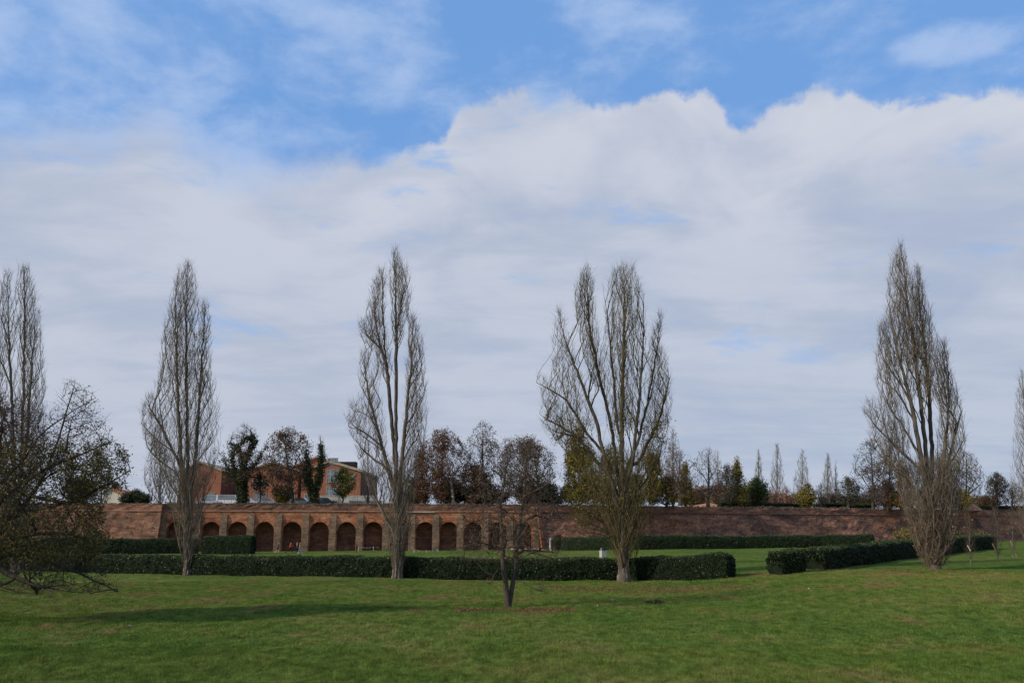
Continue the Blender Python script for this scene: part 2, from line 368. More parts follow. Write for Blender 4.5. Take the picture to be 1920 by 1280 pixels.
# grass blades near the camera (geometry nodes instances)
def grass_patch(name, pts_fn, n, hgt, blades, seed, spread):
    r = np.random.default_rng(seed); P = pts_fn(r, n)
    z = gz(P[:, 0], P[:, 1]) + .04*np.sin(P[:, 0]*1.1+np.sin(P[:, 1]*.7)*2)*np.sin(P[:, 1]*.9+P[:, 0]*.3)
    V = np.stack([P[:, 0], P[:, 1], z-.008], 1)
    me = bpy.data.meshes.new(name); me.vertices.add(len(V)); me.vertices.foreach_set('co', V.astype(np.float32).ravel()); me.materials.append(M['blade'])
    o = bpy.data.objects.new(name, me); C.objects.link(o); o['kind'] = 'stuff'
    o['label'] = 'short green lawn grass covering the foreground'; o['category'] = 'grass'
    ng = bpy.data.node_groups.new(name, 'GeometryNodeTree')
    ng.interface.new_socket('Geometry', in_out='INPUT', socket_type='NodeSocketGeometry')
    ng.interface.new_socket('Geometry', in_out='OUTPUT', socket_type='NodeSocketGeometry')
    gi = ng.nodes.new('NodeGroupInput'); go = ng.nodes.new('NodeGroupOutput')
    jn = ng.nodes.new('GeometryNodeJoinGeometry')
    for b in range(blades):
        cn = ng.nodes.new('GeometryNodeMeshCone'); cn.fill_type = 'NONE'
        cn.inputs['Vertices'].default_value = 3; cn.inputs['Radius Top'].default_value = .0004
        cn.inputs['Radius Bottom'].default_value = .0042*r.uniform(.7, 1.3)*spread
        cn.inputs['Depth'].default_value = hgt*r.uniform(.5, 1.2)
        tf = ng.nodes.new('GeometryNodeTransform')
        a = r.uniform(0, 6.28); rr = r.uniform(0, .11)*spread
        tf.inputs['Translation'].default_value = (rr*math.cos(a), rr*math.sin(a), 0)
        tf.inputs['Rotation'].default_value = (r.uniform(-.7, .7), r.uniform(-.7, .7), r.uniform(0, 6))
        ng.links.new(cn.outputs[0], tf.inputs[0]); ng.links.new(tf.outputs[0], jn.inputs[0])
    sm = ng.nodes.new('GeometryNodeSetMaterial'); sm.inputs['Material'].default_value = M['blade']
    ip = ng.nodes.new('GeometryNodeInstanceOnPoints')
    rv = ng.nodes.new('FunctionNodeRandomValue'); rv.data_type = 'FLOAT_VECTOR'
    rv.inputs[0].default_value = (-.1, -.1, 0); rv.inputs[1].default_value = (.1, .1, 6.28)
    rs = ng.nodes.new('FunctionNodeRandomValue'); rs.data_type = 'FLOAT'; rs.inputs[2].default_value = .55; rs.inputs[3].default_value = 1.35
    L = ng.links
    L.new(jn.outputs[0], sm.inputs[0]); L.new(gi.outputs[0], ip.inputs['Points']); L.new(sm.outputs[0], ip.inputs['Instance'])
    L.new(rv.outputs[0], ip.inputs['Rotation']); L.new(rs.outputs[1], ip.inputs['Scale']); L.new(ip.outputs[0], go.inputs[0])
    md = o.modifiers.new('tufts', 'NODES'); md.node_group = ng
    return o
def trap(y0, y1):
    def f(r, n):
        y = np.sqrt(r.uniform(y0**2, y1**2, n)); return np.stack([r.uniform(-.66, .66, n)*y, y], 1)
    return f
grass_patch('lawn_grass', trap(13, 26), 42000, .07, 12, 1, 1.0)
grass_patch('lawn_grass', trap(25.5, 60), 60000, .075, 12, 2, 1.8)

# rampart plateau
def path_at(px_list): return px_list
A0 = atY(303, 1000, 149.5); A0.z = 0                       # start of the arcade
PHI = math.radians(6); AD = Vector((math.cos(PHI), math.sin(PHI), 0)); AN = Vector((math.sin(PHI), -math.cos(PHI), 0))
def along(px, o=A0, dv=AD):                      # distance along a wall line seen at pixel column px
    u = ray(px, 960); k = u.x/u.y
    return (k*o.y - o.x)/(dv.x - k*dv.y)
AL = along(1010)
E0 = A0 + AD*AL
RPHI = math.radians(23); RD = Vector((math.cos(RPHI), math.sin(RPHI), 0)); RN = Vector((math.sin(RPHI), -math.cos(RPHI), 0))
RL = 190.0
E1 = E0 + RD*RL
L1 = Vector((A0.x-.02, A0.y-.9, 0)); L0 = Vector((-190, 141.0, 0))
LD = (L1-L0).normalized(); LN = Vector((LD.y, -LD.x, 0))
V = [(-3000, 141, 0), (L0.x, L0.y, 0), (L1.x, L1.y, 0), (A0.x, A0.y, 0), (E0.x, E0.y, 0), (E1.x, E1.y, 0), (3000, E1.y, 0), (3000, 5000, 0), (-3000, 5000, 0)]
inset = .5
V = [(x, y + (inset if y < 4000 else 0), PZ-.05) for x, y, z in V]
o = mesh_obj('rampart_ground', V, [tuple(range(len(V)))], 'lawn'); o['kind'] = 'structure'

# ------------------------------------------------------------------ rampart walls
def wpt(o, dv, nv, s, out, z): return o + dv*s + nv*out + Vector((0, 0, z))
def strip_wall(name, o, dv, nv, s0, s1, prof, m, parent, step=1.2, jit=.04, kind=None):
    # profile: list of (out, z); swept along the wall with slight unevenness
    n = max(2, int((s1-s0)/step)+1); ss_ = np.linspace(s0, s1, n); V = []; Fc = []; k = len(prof)
    for i, s in enumerate(ss_):
        for j, (a, z) in enumerate(prof):
            e = jit if 0 < j < k-1 else jit*.3
            V.append(wpt(o, dv, nv, s, a+rng.normal(0, e), z+rng.normal(0, e*.4)))
    for i in range(n-1):
        for j in range(k-1): Fc.append((i*k+j, (i+1)*k+j, (i+1)*k+j+1, i*k+j+1))
    Fc.append(tuple(range(k))); Fc.append(tuple((n-1)*k+j for j in range(k-1, -1, -1)))
    return mesh_obj(name, V, Fc, m, parent, kind=kind)
ZC = 6.66   # cordon height
def lin(a, b, n): return [(a[0]+(b[0]-a[0])*i/n, a[1]+(b[1]-a[1])*i/n) for i in range(n)]
def batter(b, top=PZ): return lin((b, -.4), (.0, ZC-.12), 9)+[(0, ZC-.12)]+lin((-.02, ZC+.12), (-.06, top), 3)+[(-.06, top), (-.9, top)]
# arcade
arc = empty('arcade_wall', A0, 'long orange brick rampart wall with a row of blind arches and flat piers', 'wall')
def loc(p): return p - A0
half = 1.62; spring = 3.25; depth = 2.2
centers = [along(p) for p in (333, 398.5, 447.6, 498, 549.5, 600.5, 651, 701, 750, 798, 842.5, 888, 934, 980)]
def arch_face():
    mb = MB(); s_prev = 0.0; NA = 12
    top = ZC-.13
    def P(s, z, out=0.0): return wpt(Vector(), AD, AN, s, out, z)
    for c in centers + [None]:
        s_end = AL if c is None else c-half
        mb.add([P(s_prev, -.4), P(s_end, -.4), P(s_end, top), P(s_prev, top)], [(0, 1, 2, 3)])
        if c is None: break
        pts = [(c-half*math.cos(math.pi*i/NA), spring+half*math.sin(math.pi*i/NA)) for i in range(NA+1)]
        for i in range(NA):
            (a, za), (b, zb) = pts[i], pts[i+1]
            mb.add([P(a, za), P(b, zb), P(b, top), P(a, top)], [(0, 1, 2, 3)])
        s_prev = c+half
    return mb
arch_face().build('wall_face', 'wall', arc)
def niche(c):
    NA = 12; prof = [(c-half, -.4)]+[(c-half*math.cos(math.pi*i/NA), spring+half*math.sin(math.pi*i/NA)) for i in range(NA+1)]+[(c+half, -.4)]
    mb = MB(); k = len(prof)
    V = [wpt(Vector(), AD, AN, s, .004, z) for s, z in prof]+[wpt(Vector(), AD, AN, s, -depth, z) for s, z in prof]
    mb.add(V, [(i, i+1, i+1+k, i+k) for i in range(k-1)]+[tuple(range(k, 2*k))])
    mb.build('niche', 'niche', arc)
    # ring of voussoirs
    mb = MB(); R1 = half+.28
    for i in range(18):
        a0 = math.pi*(i+.06)/18; a1 = math.pi*(i+.94)/18; q = []
        for out in (.0, .035+rng.uniform(0, .02)):
            for a, r in ((a0, half+.01), (a1, half+.01), (a1, R1), (a0, R1)):
                q.append(wpt(Vector(), AD, AN, c-r*math.cos(a), out, spring+r*math.sin(a)))
        mb.add(q, [(4, 5, 6, 7), (0, 1, 5, 4), (1, 2, 6, 5), (2, 3, 7, 6), (3, 0, 4, 7)])
    mb.build('arch_ring', 'wall', arc)
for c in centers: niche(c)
mids = [centers[0]-2.35]+[c-half-.76 for c in centers[1:]]+[centers[-1]+half+.9]
for s in mids:
    mb = MB(); w = .58
    prof = [(.46, -.3), (.40, 2.5), (.32, 4.9), (.26, 5.6), (.04, 6.2)]
    V = []
    for o_, z in prof:
        for a, ou in ((s-w, o_), (s+w, o_), (s+w, -.02), (s-w, -.02)): V.append(wpt(Vector(), AD, AN, a, ou+rng.normal(0, .01), z))
    Fc = []
    for i in range(len(prof)-1):
        for j in range(4): Fc.append((i*4+j, i*4+(j+1) % 4, i*4+4+(j+1) % 4, i*4+4+j))
    Fc.append((16, 17, 18, 19))
    mb.add(V, Fc); mb.build('pier', 'pier', arc)
strip_wall('cordon', Vector(), AD, AN, -.2, AL, [(-.05, ZC-.13), (.14, ZC-.12), (.17, ZC), (.14, ZC+.10), (-.05, ZC+.12)], 'cordon', arc, .8, .012)
strip_wall('parapet', Vector(), AD, AN, -.2, AL, [(0, ZC+.11), (-.03, ZC+.6), (-.05, PZ-.12), (-.08, PZ), (-.7, PZ+.01)], 'parapet', arc, .9, .05)
# white-ish long ledge stone above the eighth arch
MB().add([wpt(Vector(), AD, AN, a, ou, z) for a in (along(762), along(815)) for ou in (.18, .30) for z in (ZC-.16, ZC-.02)],
         [(0, 1, 3, 2), (4, 6, 7, 5), (0, 4, 5, 1), (2, 3, 7, 6), (1, 5, 7, 3), (0, 2, 6, 4)]).build('ledge_stone', 'concrete', arc)
# left bastion
LL = (L1-L0).length
lb = empty('bastion_wall', L0, 'weathered brick bastion wall left of the arches, patchy and sloping', 'wall')
strip_wall('wall_face', Vector(), LD, LN, 0, LL, batter(1.1), 'wall_left', lb, 1.0, .05)
strip_wall('cordon', Vector(), LD, LN, 0, LL, [(-.05, ZC-.13), (.13, ZC-.12), (.17, ZC), (.13, ZC+.10), (-.05, ZC+.12)], 'cordon', lb, .8, .012)
# return of bastion to the arcade
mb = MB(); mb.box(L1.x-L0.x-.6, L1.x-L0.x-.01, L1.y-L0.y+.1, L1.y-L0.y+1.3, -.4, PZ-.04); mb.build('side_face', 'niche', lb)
# right curtain
rb = empty('curtain_wall', E0, 'long dark overgrown sloping brick rampart wall right of the arches', 'wall')
strip_wall('wall_face', Vector(), RD, RN, 0, RL, batter(1.9), 'wall_right', rb, 1.0, .06)
strip_wall('cordon', Vector(), RD, RN, 0, RL, [(-.05, ZC-.2), (.17, ZC-.17), (.22, ZC), (.17, ZC+.14), (-.05, ZC+.18)], 'cordon_dark', rb, .8, .02)
mb = MB()
for i in range(10):
    z0 = ZC-.3-.66*i; z1 = z0+.60
    o0 = 1.9*(1-(z0+.4)/(ZC+.3)); a = -.02
    V = [wpt(Vector(), RD, RN, a+da, max(0, o0)+do, z) for z in (z0, z1) for da, do in ((-.25, -.3), (.25, -.3), (.3, .14), (-.25, .14))]
    mb.add(V, [(0, 3, 2, 1), (4, 5, 6, 7), (0, 1, 5, 4), (1, 2, 6, 5), (2, 3, 7, 6), (3, 0, 4, 7)])
mb.build('corner_quoin', 'wall', rb)

# ------------------------------------------------------------------ leaf scatter
def leaf_quads(P, size, r, flat=0.0, up=None):
    n = len(P); a = r.normal(size=(n, 3)); b = r.normal(size=(n, 3))
    if flat: a[:, 2] *= (1-flat); b[:, 2] *= (1-flat)
    a /= np.linalg.norm(a, axis=1)[:, None]; b -= a*(a*b).sum(1)[:, None]; b /= np.linalg.norm(b, axis=1)[:, None]+1e-9
    s = size*r.uniform(.6, 1.35, n)[:, None]
    V = np.stack([P-a*s, P+b*s*.55, P+a*s, P-b*s*.55], 1).reshape(-1, 3)
    return V, np.arange(n*4).reshape(n, 4)
def scatter(name, P, size, m, parent=None, r=rng, flat=0.0, kind='stuff'):
    V, Fc = leaf_quads(np.asarray(P, float), size, r, flat)
    return mesh_obj(name, V, Fc, m, parent, kind=kind)

# scrub on walls
def wall_scrub(o, dv, nv, s0, s1, n, bat, m, zr, r, clump=60):
    cs = r.uniform(s0, s1, clump); cz = r.uniform(zr[0], zr[1], clump); i = r.integers(0, clump, n)
    s = cs[i]+r.normal(0, 1.3, n); z = np.clip(cz[i]+r.normal(0, .5, n), zr[0], zr[1]); s = np.clip(s, s0, s1)
    ou = bat*(1-(z+.4)/(ZC+.3)); ou = np.maximum(ou, 0)+r.uniform(.02, .3, n)
    P = np.array(o)[None]+np.array(dv)[None]*s[:, None]+np.array(nv)[None]*ou[:, None]; P[:, 2] = z
    return P
r3 = np.random.default_rng(33)
P = wall_scrub((0, 0, 0), RD, RN, 1, RL-1, 9000, 1.9, 'scrub', (.2, 6.3), r3, 110)
scatter('dry_scrub', P, .13, 'scrub', rb, r3)
P = wall_scrub((0, 0, 0), RD, RN, 1, RL-1, 2600, 1.9, 'scrub', (2.0, 6.4), r3, 26)
scatter('green_weed', P, .10, 'scrub_green', rb, r3)
P = wall_scrub((0, 0, 0), LD, LN, LL-60, LL-1, 900, 1.1, 'scrub', (.2, 6.4), r3, 25)
scatter('dry_scrub', P, .10, 'scrub', lb, r3)
# dry weeds on top of the walls
def top_weeds(o, dv, nv, s0, s1, n, par, m, r, hh=.35):
    s = r.uniform(s0, s1, n); b = (np.sin(s*.9)+np.sin(s*.37+1)+np.sin(s*2.3))*.16+.6
    P = np.array(dv)[None]*s[:, None]+np.array(nv)[None]*r.uniform(-1.6, .12, n)[:, None]; P[:, 2] = PZ+np.abs(r.uniform(-.05, 1, n))**1.5*hh*b-.06
    scatter('dry_weed', P, .10, m, par, r)
top_weeds(None, AD, AN, 0, AL, 12000, arc, 'scrub', r3, .4)
top_weeds(None, RD, RN, 0, RL, 14000, rb, 'scrub', r3, .5)
top_weeds(None, LD, LN, LL-110, LL, 5000, lb, 'scrub', r3, .25)
# rubble at the foot of the last arches
for k in range(40):
    s = along(random.uniform(945, 1022)); h = random.uniform(.12, .4)
    c = wpt(A0, AD, AN, s, random.uniform(.5, 1.3), h*.4); mb = MB(); q = []
    for dz in (-h*.5, h*.5):
        for j in range(5):
            a = j*1.256+random.uniform(-.3, .3); rr = h*random.uniform(.5, 1.0); q.append(c+Vector((rr*math.cos(a), rr*math.sin(a), dz))-c)
    mb.add(q, [(4, 3, 2, 1, 0), (5, 6, 7, 8, 9)]+[(j, (j+1) % 5, 5+(j+1) % 5, 5+j) for j in range(5)])
    o = mb.build('fallen_stone', 'rubble'); o.location = c
    props(o, 'pale fallen brick rubble stone at the foot of the last arches', 'stone', 'rubble stones at the wall foot')

# ------------------------------------------------------------------ hedges
def hedge(pts, w, hs, label, dens=230, leaf=.06, seed=1, lumps=.09, group='clipped hedges of the garden'):
    """pts: front base points (world); the hedge body lies behind them (away from the camera)."""
    r = np.random.default_rng(seed); pts = [Vector((p.x, p.y, 0)) for p in pts]
    if not isinstance(hs, (list, tuple)): hs = [hs]*len(pts)
    st = []; 
    for i in range(len(pts)-1):
        n = max(2, int((pts[i+1]-pts[i]).length/.5))
        for j in range(n): t = j/n; st.append((pts[i].lerp(pts[i+1], t), hs[i]*(1-t)+hs[i+1]*t))
    st.append((pts[-1], hs[-1])); n = len(st)
    base = st[0][0].copy(); base.z = float(gz(base.x, base.y))
    root = empty('hedge', base, label, 'hedge', group)
    prof = [(0, -.1), (-.03, .25), (-.04, .5), (-.02, .75), (.03, .93), (.16, 1.0), (.5, 1.01), (.84, 1.0), (.97, .93), (1.02, .7), (1.02, .3), (1.0, -.1)]
    k = len(prof); V = np.zeros((n, k, 3)); 
    for i, (p, h) in enumerate(st):
        d = (st[min(i+1, n-1)][0]-st[max(i-1, 0)][0]).normalized(); nb = Vector((-d.y, d.x, 0))
        g = float(gz(p.x, p.y)); e = 1.0 if 0 < i < n-1 else .93
        sh = d*(.12 if i == 0 else -.12 if i == n-1 else 0)
        for j, (a, z) in enumerate(prof):
            aa = .5+(a-.5)*e
            q = p + nb*(aa*w) + sh*(0 if .1 < z < .9 else 1)
            V[i, j] = (q.x-base.x, q.y-base.y, g+z*h*(1 if z < .9 or e == 1 else .985)-base.z)
    V += r.normal(0, lumps*.35, V.shape)
    wob = np.sin(np.arange(n)*.7+seed)*lumps*.6; V[:, 4:9, 2] += wob[:, None]
    idx = np.arange(n*k).reshape(n, k); Fc = []
    for i in range(n-1):
        for j in range(k-1): Fc.append((idx[i, j], idx[i, j+1], idx[i+1, j+1], idx[i+1, j]))
    Fc2 = Fc+[tuple(idx[0, ::-1]), tuple(idx[-1])]
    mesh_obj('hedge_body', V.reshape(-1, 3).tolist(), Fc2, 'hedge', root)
    # leaves over faces
    Vf = V.reshape(-1, 3)
    def quad_pts(quads, dn):
        Q = np.array([[Vf[a], Vf[b], Vf[c], Vf[d]] for a, b, c, d in quads])
        ar = np.linalg.norm(np.cross(Q[:, 1]-Q[:, 0], Q[:, 3]-Q[:, 0]), axis=1)
        cnt = r.poisson(ar*dn); i = np.repeat(np.arange(len(Q)), cnt); u = r.random(len(i))[:, None]; v = r.random(len(i))[:, None]
        return Q[i, 0]*(1-u)*(1-v)+Q[i, 1]*u*(1-v)+Q[i, 2]*u*v+Q[i, 3]*(1-u)*v
    side = [f for f in Fc if not (4*1 <= (f[0] % k) <= 7)]; topq = [f for f in Fc if 4 <= (f[0] % k) <= 7]
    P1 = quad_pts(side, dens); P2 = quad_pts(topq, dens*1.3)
    caps = []
    for end in (0, n-1):
        c = V[end]; m = int(dens*w*st[end][1]); j = r.integers(1, k-1, m); u = r.random((m, 1)); cen = c.mean(0)
        caps.append(c[j]*u**.5+cen*(1-u**.5)+r.normal(0, .04, (m, 3)))
    P1 = np.concatenate([P1]+caps); P1 += r.normal(0, .035, P1.shape); P2 += r.normal(0, .04, P2.shape); P2[:, 2] += .02
    P1 = P1[P1[:, 2] > -.3]
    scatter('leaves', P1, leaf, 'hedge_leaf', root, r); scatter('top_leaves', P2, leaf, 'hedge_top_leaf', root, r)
    return root
hedge([at(-330, 1060), at(-60, 1067), at(100, 1071), at(350, 1077), at(740, 1083), at(1040, 1088), at(1170, 1088), at(1362, 1085), at(1379, 1081)], 1.5,
      [1.42, 1.42, 1.40, 1.36, 1.36, 1.36, 1.42, 1.50, 1.48], 'long clipped dark hedge behind the four left and middle poplars', 330, .065, 3)
b0 = at(1467, 1077); b1 = at(1513, 1072.5)
hedge([b0, b1], 1.45, 1.40, 'short block of clipped hedge standing at the gap in the middle of the lawn', 360, .065, 4)
hedge([at(1546, 1068.5), at(1640, 1056), at(1722, 1045), at(1800, 1035.5), at(1869, 1028)], 1.6, [1.34, 1.46, 1.58, 1.64, 1.6], 'diagonal clipped hedge running behind the right poplar', 260, .07, 5)
hedge([at(376, 1038.5), at(468, 1038.5)], 2.2, [2.6, 2.65], 'tall square ended hedge in front of the second visible arch', 110, .09, 6)
hedge([at(-250, 1039), at(180, 1038), at(368, 1037.5)], 2.0, [2.25, 2.2, 2.2], 'far hedge under the bastion, seen between leafy tree and first poplar', 90, .09, 7)
hedge([at(1052, 1031.5), at(1200, 1030.2), at(1400, 1028), at(1540, 1026), at(1640, 1025)], 2.2, [2.1, 1.95, 1.75, 1.7, 1.7], 'long straight far hedge at the foot of the curtain wall', 90, .09, 8)

# ------------------------------------------------------------------ trees
def grow(trunks, tips, kups, ups, seg, wob, r, penal=3.0):
    cap = sum(len(t) for t in trunks) + len(tips)*14 + 400
    P = np.zeros((cap, 3)); D = np.zeros((cap, 3)); par = -np.ones(cap, int); ch = np.zeros(cap, int); m = 0
    first = []; nch = 0
    def addchain(start, pts):
        nonlocal m, nch
        prev = start; pp = P[start] if start >= 0 else None
        for k, q in enumerate(pts):
            P[m] = q; par[m] = prev; ch[m] = nch
            d = (q-pp) if pp is not None else np.array([0, 0, 1.0]); D[m] = d/(np.linalg.norm(d)+1e-9)
            if k == 0: first.append(m)
            prev = m; pp = q; m += 1
        nch += 1
    for i, t in enumerate(trunks):
        t = np.asarray(t, float); out = [t[0]] if i == 0 else []
        for a, b in zip(t[:-1], t[1:]):
            n = max(1, int(np.linalg.norm(b-a)/.45))
            for j in range(1, n+1): out.append(a+(b-a)*j/n + (r.normal(0, .03, 3) if j < n else 0))
        if i == 0: addchain(-1, out)
        else:
            n0 = int(np.argmin(np.linalg.norm(P[:m]-t[0], axis=1))); addchain(n0, out)
    nt = nch
    Z = np.array([0, 0, 1.0])
    for t, ku, up in zip(tips, kups, ups):
        if m > cap-60: break
        d = t-P[:m]; h = np.hypot(d[:, 0], d[:, 1]); L = np.sqrt(h*h+d[:, 2]**2)
        cost = L+penal*np.maximum(0, ku*h-d[:, 2])
        i = int(np.argmin(cost)); l = L[i]
        if l < .12: continue
        dn = d[i]/l; dr = D[i]*.45+dn*.8; dr /= np.linalg.norm(dr); uv = dn*(1-up)+Z*up; uv /= np.linalg.norm(uv)+1e-9
        p0 = P[i].copy(); p1 = p0+dr*l*.35; p2 = t-uv*l*.33
        n = min(40, max(2, int(round(l/seg)))); tt = (np.arange(1, n+1)/n)[:, None]
        q = (1-tt)**3*p0+3*(1-tt)**2*tt*p1+3*(1-tt)*tt*tt*p2+tt**3*t
        if wob: q = q + r.normal(0, wob*min(1, l*.3), q.shape)
        addchain(i, list(q))
    return P[:m], D[:m], par[:m], ch[:m], np.array(first), nt

def radii(P, par, R, r0):
    n = len(P); kids = np.zeros(n, int); np.add.at(kids, par[par >= 0], 1)
    nt = max(2, (kids == 0).sum()); p = max(1.7, math.log(nt)/math.log(max(1.5, R/r0)))
    acc = np.where(kids == 0, r0**p, 0.0)
    for i in range(n-1, 0, -1):
        j = par[i]
        if j >= 0: acc[j] += acc[i]
    return acc**(1/p)

def tube_mesh(P, D, par, rad, sel, k):
    """rings for the selected nodes; a chain's first node starts from its parent's position."""
    idx = np.where(sel)[0]
    if not len(idx): return np.zeros((0, 3)), np.zeros((0, 4), int)
    ref = np.array([.13, 1.0, .07]); ref /= np.linalg.norm(ref)
    def rings(pos, d, r):
        u = np.cross(d, ref); nrm = np.linalg.norm(u, axis=1)[:, None]; u = np.where(nrm < .05, np.array([[1.0, 0, 0]]), u/np.maximum(nrm, 1e-6)); v = np.cross(d, u)
        a = np.arange(k)*2*np.pi/k
        return pos[:, None]+(u[:, None]*np.cos(a)[None, :, None]+v[:, None]*np.sin(a)[None, :, None])*r[:, None, None]
    ringid = -np.ones(len(P), int); ringid[idx] = np.arange(len(idx))
    R1 = rings(P[idx], D[idx], rad[idx])
    return idx, ringid, R1, rings
def chain_mesh(P, D, par, ch, rad, sel, k):
    idx = np.where(sel)[0]
    if not len(idx): return None
    _, rid, R1, rings = tube_mesh(P, D, par, rad, sel, k)
    isfirst = np.zeros(len(P), bool)
    pr = par[idx]; fst = (pr < 0) | (ch[np.maximum(pr, 0)] != ch[idx]) | (rid[np.maximum(pr, 0)] < 0)
    root = pr < 0
    fi = idx[fst & ~root]
    R0 = rings(P[par[fi]], D[fi], rad[fi]) if len(fi) else np.zeros((0, k, 3))
    V = np.concatenate([R1.reshape(-1, 3), R0.reshape(-1, 3)])
    lo = np.where(fst, 0, rid[np.maximum(pr, 0)]); q = np.zeros(len(idx), int); q[fst & ~root] = len(idx)+np.arange(len(fi)); lo = np.where(fst & ~root, q, lo)
    use = ~root; lo = lo[use]; hi = np.arange(len(idx))[use]
    j = np.arange(k); j2 = (j+1) % k
    Fc = np.stack([lo[:, None]*k+j, lo[:, None]*k+j2, hi[:, None]*k+j2, hi[:, None]*k+j], 2).reshape(-1, 4)
    return V, Fc

def sample_lobe(lobe, n, r, Y, bx, depth=1.0, shell=.72):
    """lobe: [(py, xl, xr), ...] top to bottom -> points in world around the tree's own plane Y."""
    pts = []
    for py, xl, xr in lobe:
        a = atY(xl, py, Y); b = atY(xr, py, Y); pts.append((a.z, (a.x+b.x)/2, abs(b.x-a.x)/2))
    pts = np.array(sorted(pts)); z0, z1 = pts[0, 0], pts[-1, 0]
    zz = np.linspace(z0, z1, 200); w = np.interp(zz, pts[:, 0], pts[:, 2])+.08
    cdf = np.cumsum(w); cdf /= cdf[-1]
    z = np.interp(r.random(n), cdf, zz); c = np.interp(z, pts[:, 0], pts[:, 1]); R = np.interp(z, pts[:, 0], pts[:, 2])*.96
    a = r.uniform(0, 2*np.pi, n); u = r.random(n)**shell
    return np.stack([c+np.cos(a)*u*R, Y+np.sin(a)*u*R*depth, z], 1), u

def order_tips(T, r, first=110, u=None, down=False):
    """coarse to fine: farthest-point for the first ones, then random."""
    n = len(T); i = 0; chosen = [0]; d = np.linalg.norm(T-T[0], axis=1)
    for _ in range(min(first, n-1)):
        j = int(np.argmax(d*(.75+.25*r.random(n))*(u < .93))); chosen.append(j); d = np.minimum(d, np.linalg.norm(T-T[j], axis=1))
    rest = np.setdiff1d(np.arange(n), chosen); r.shuffle(rest)
    if down: chosen = sorted(chosen, key=lambda i: -T[i, 2])
    return np.concatenate([np.array(chosen), rest]).astype(int)

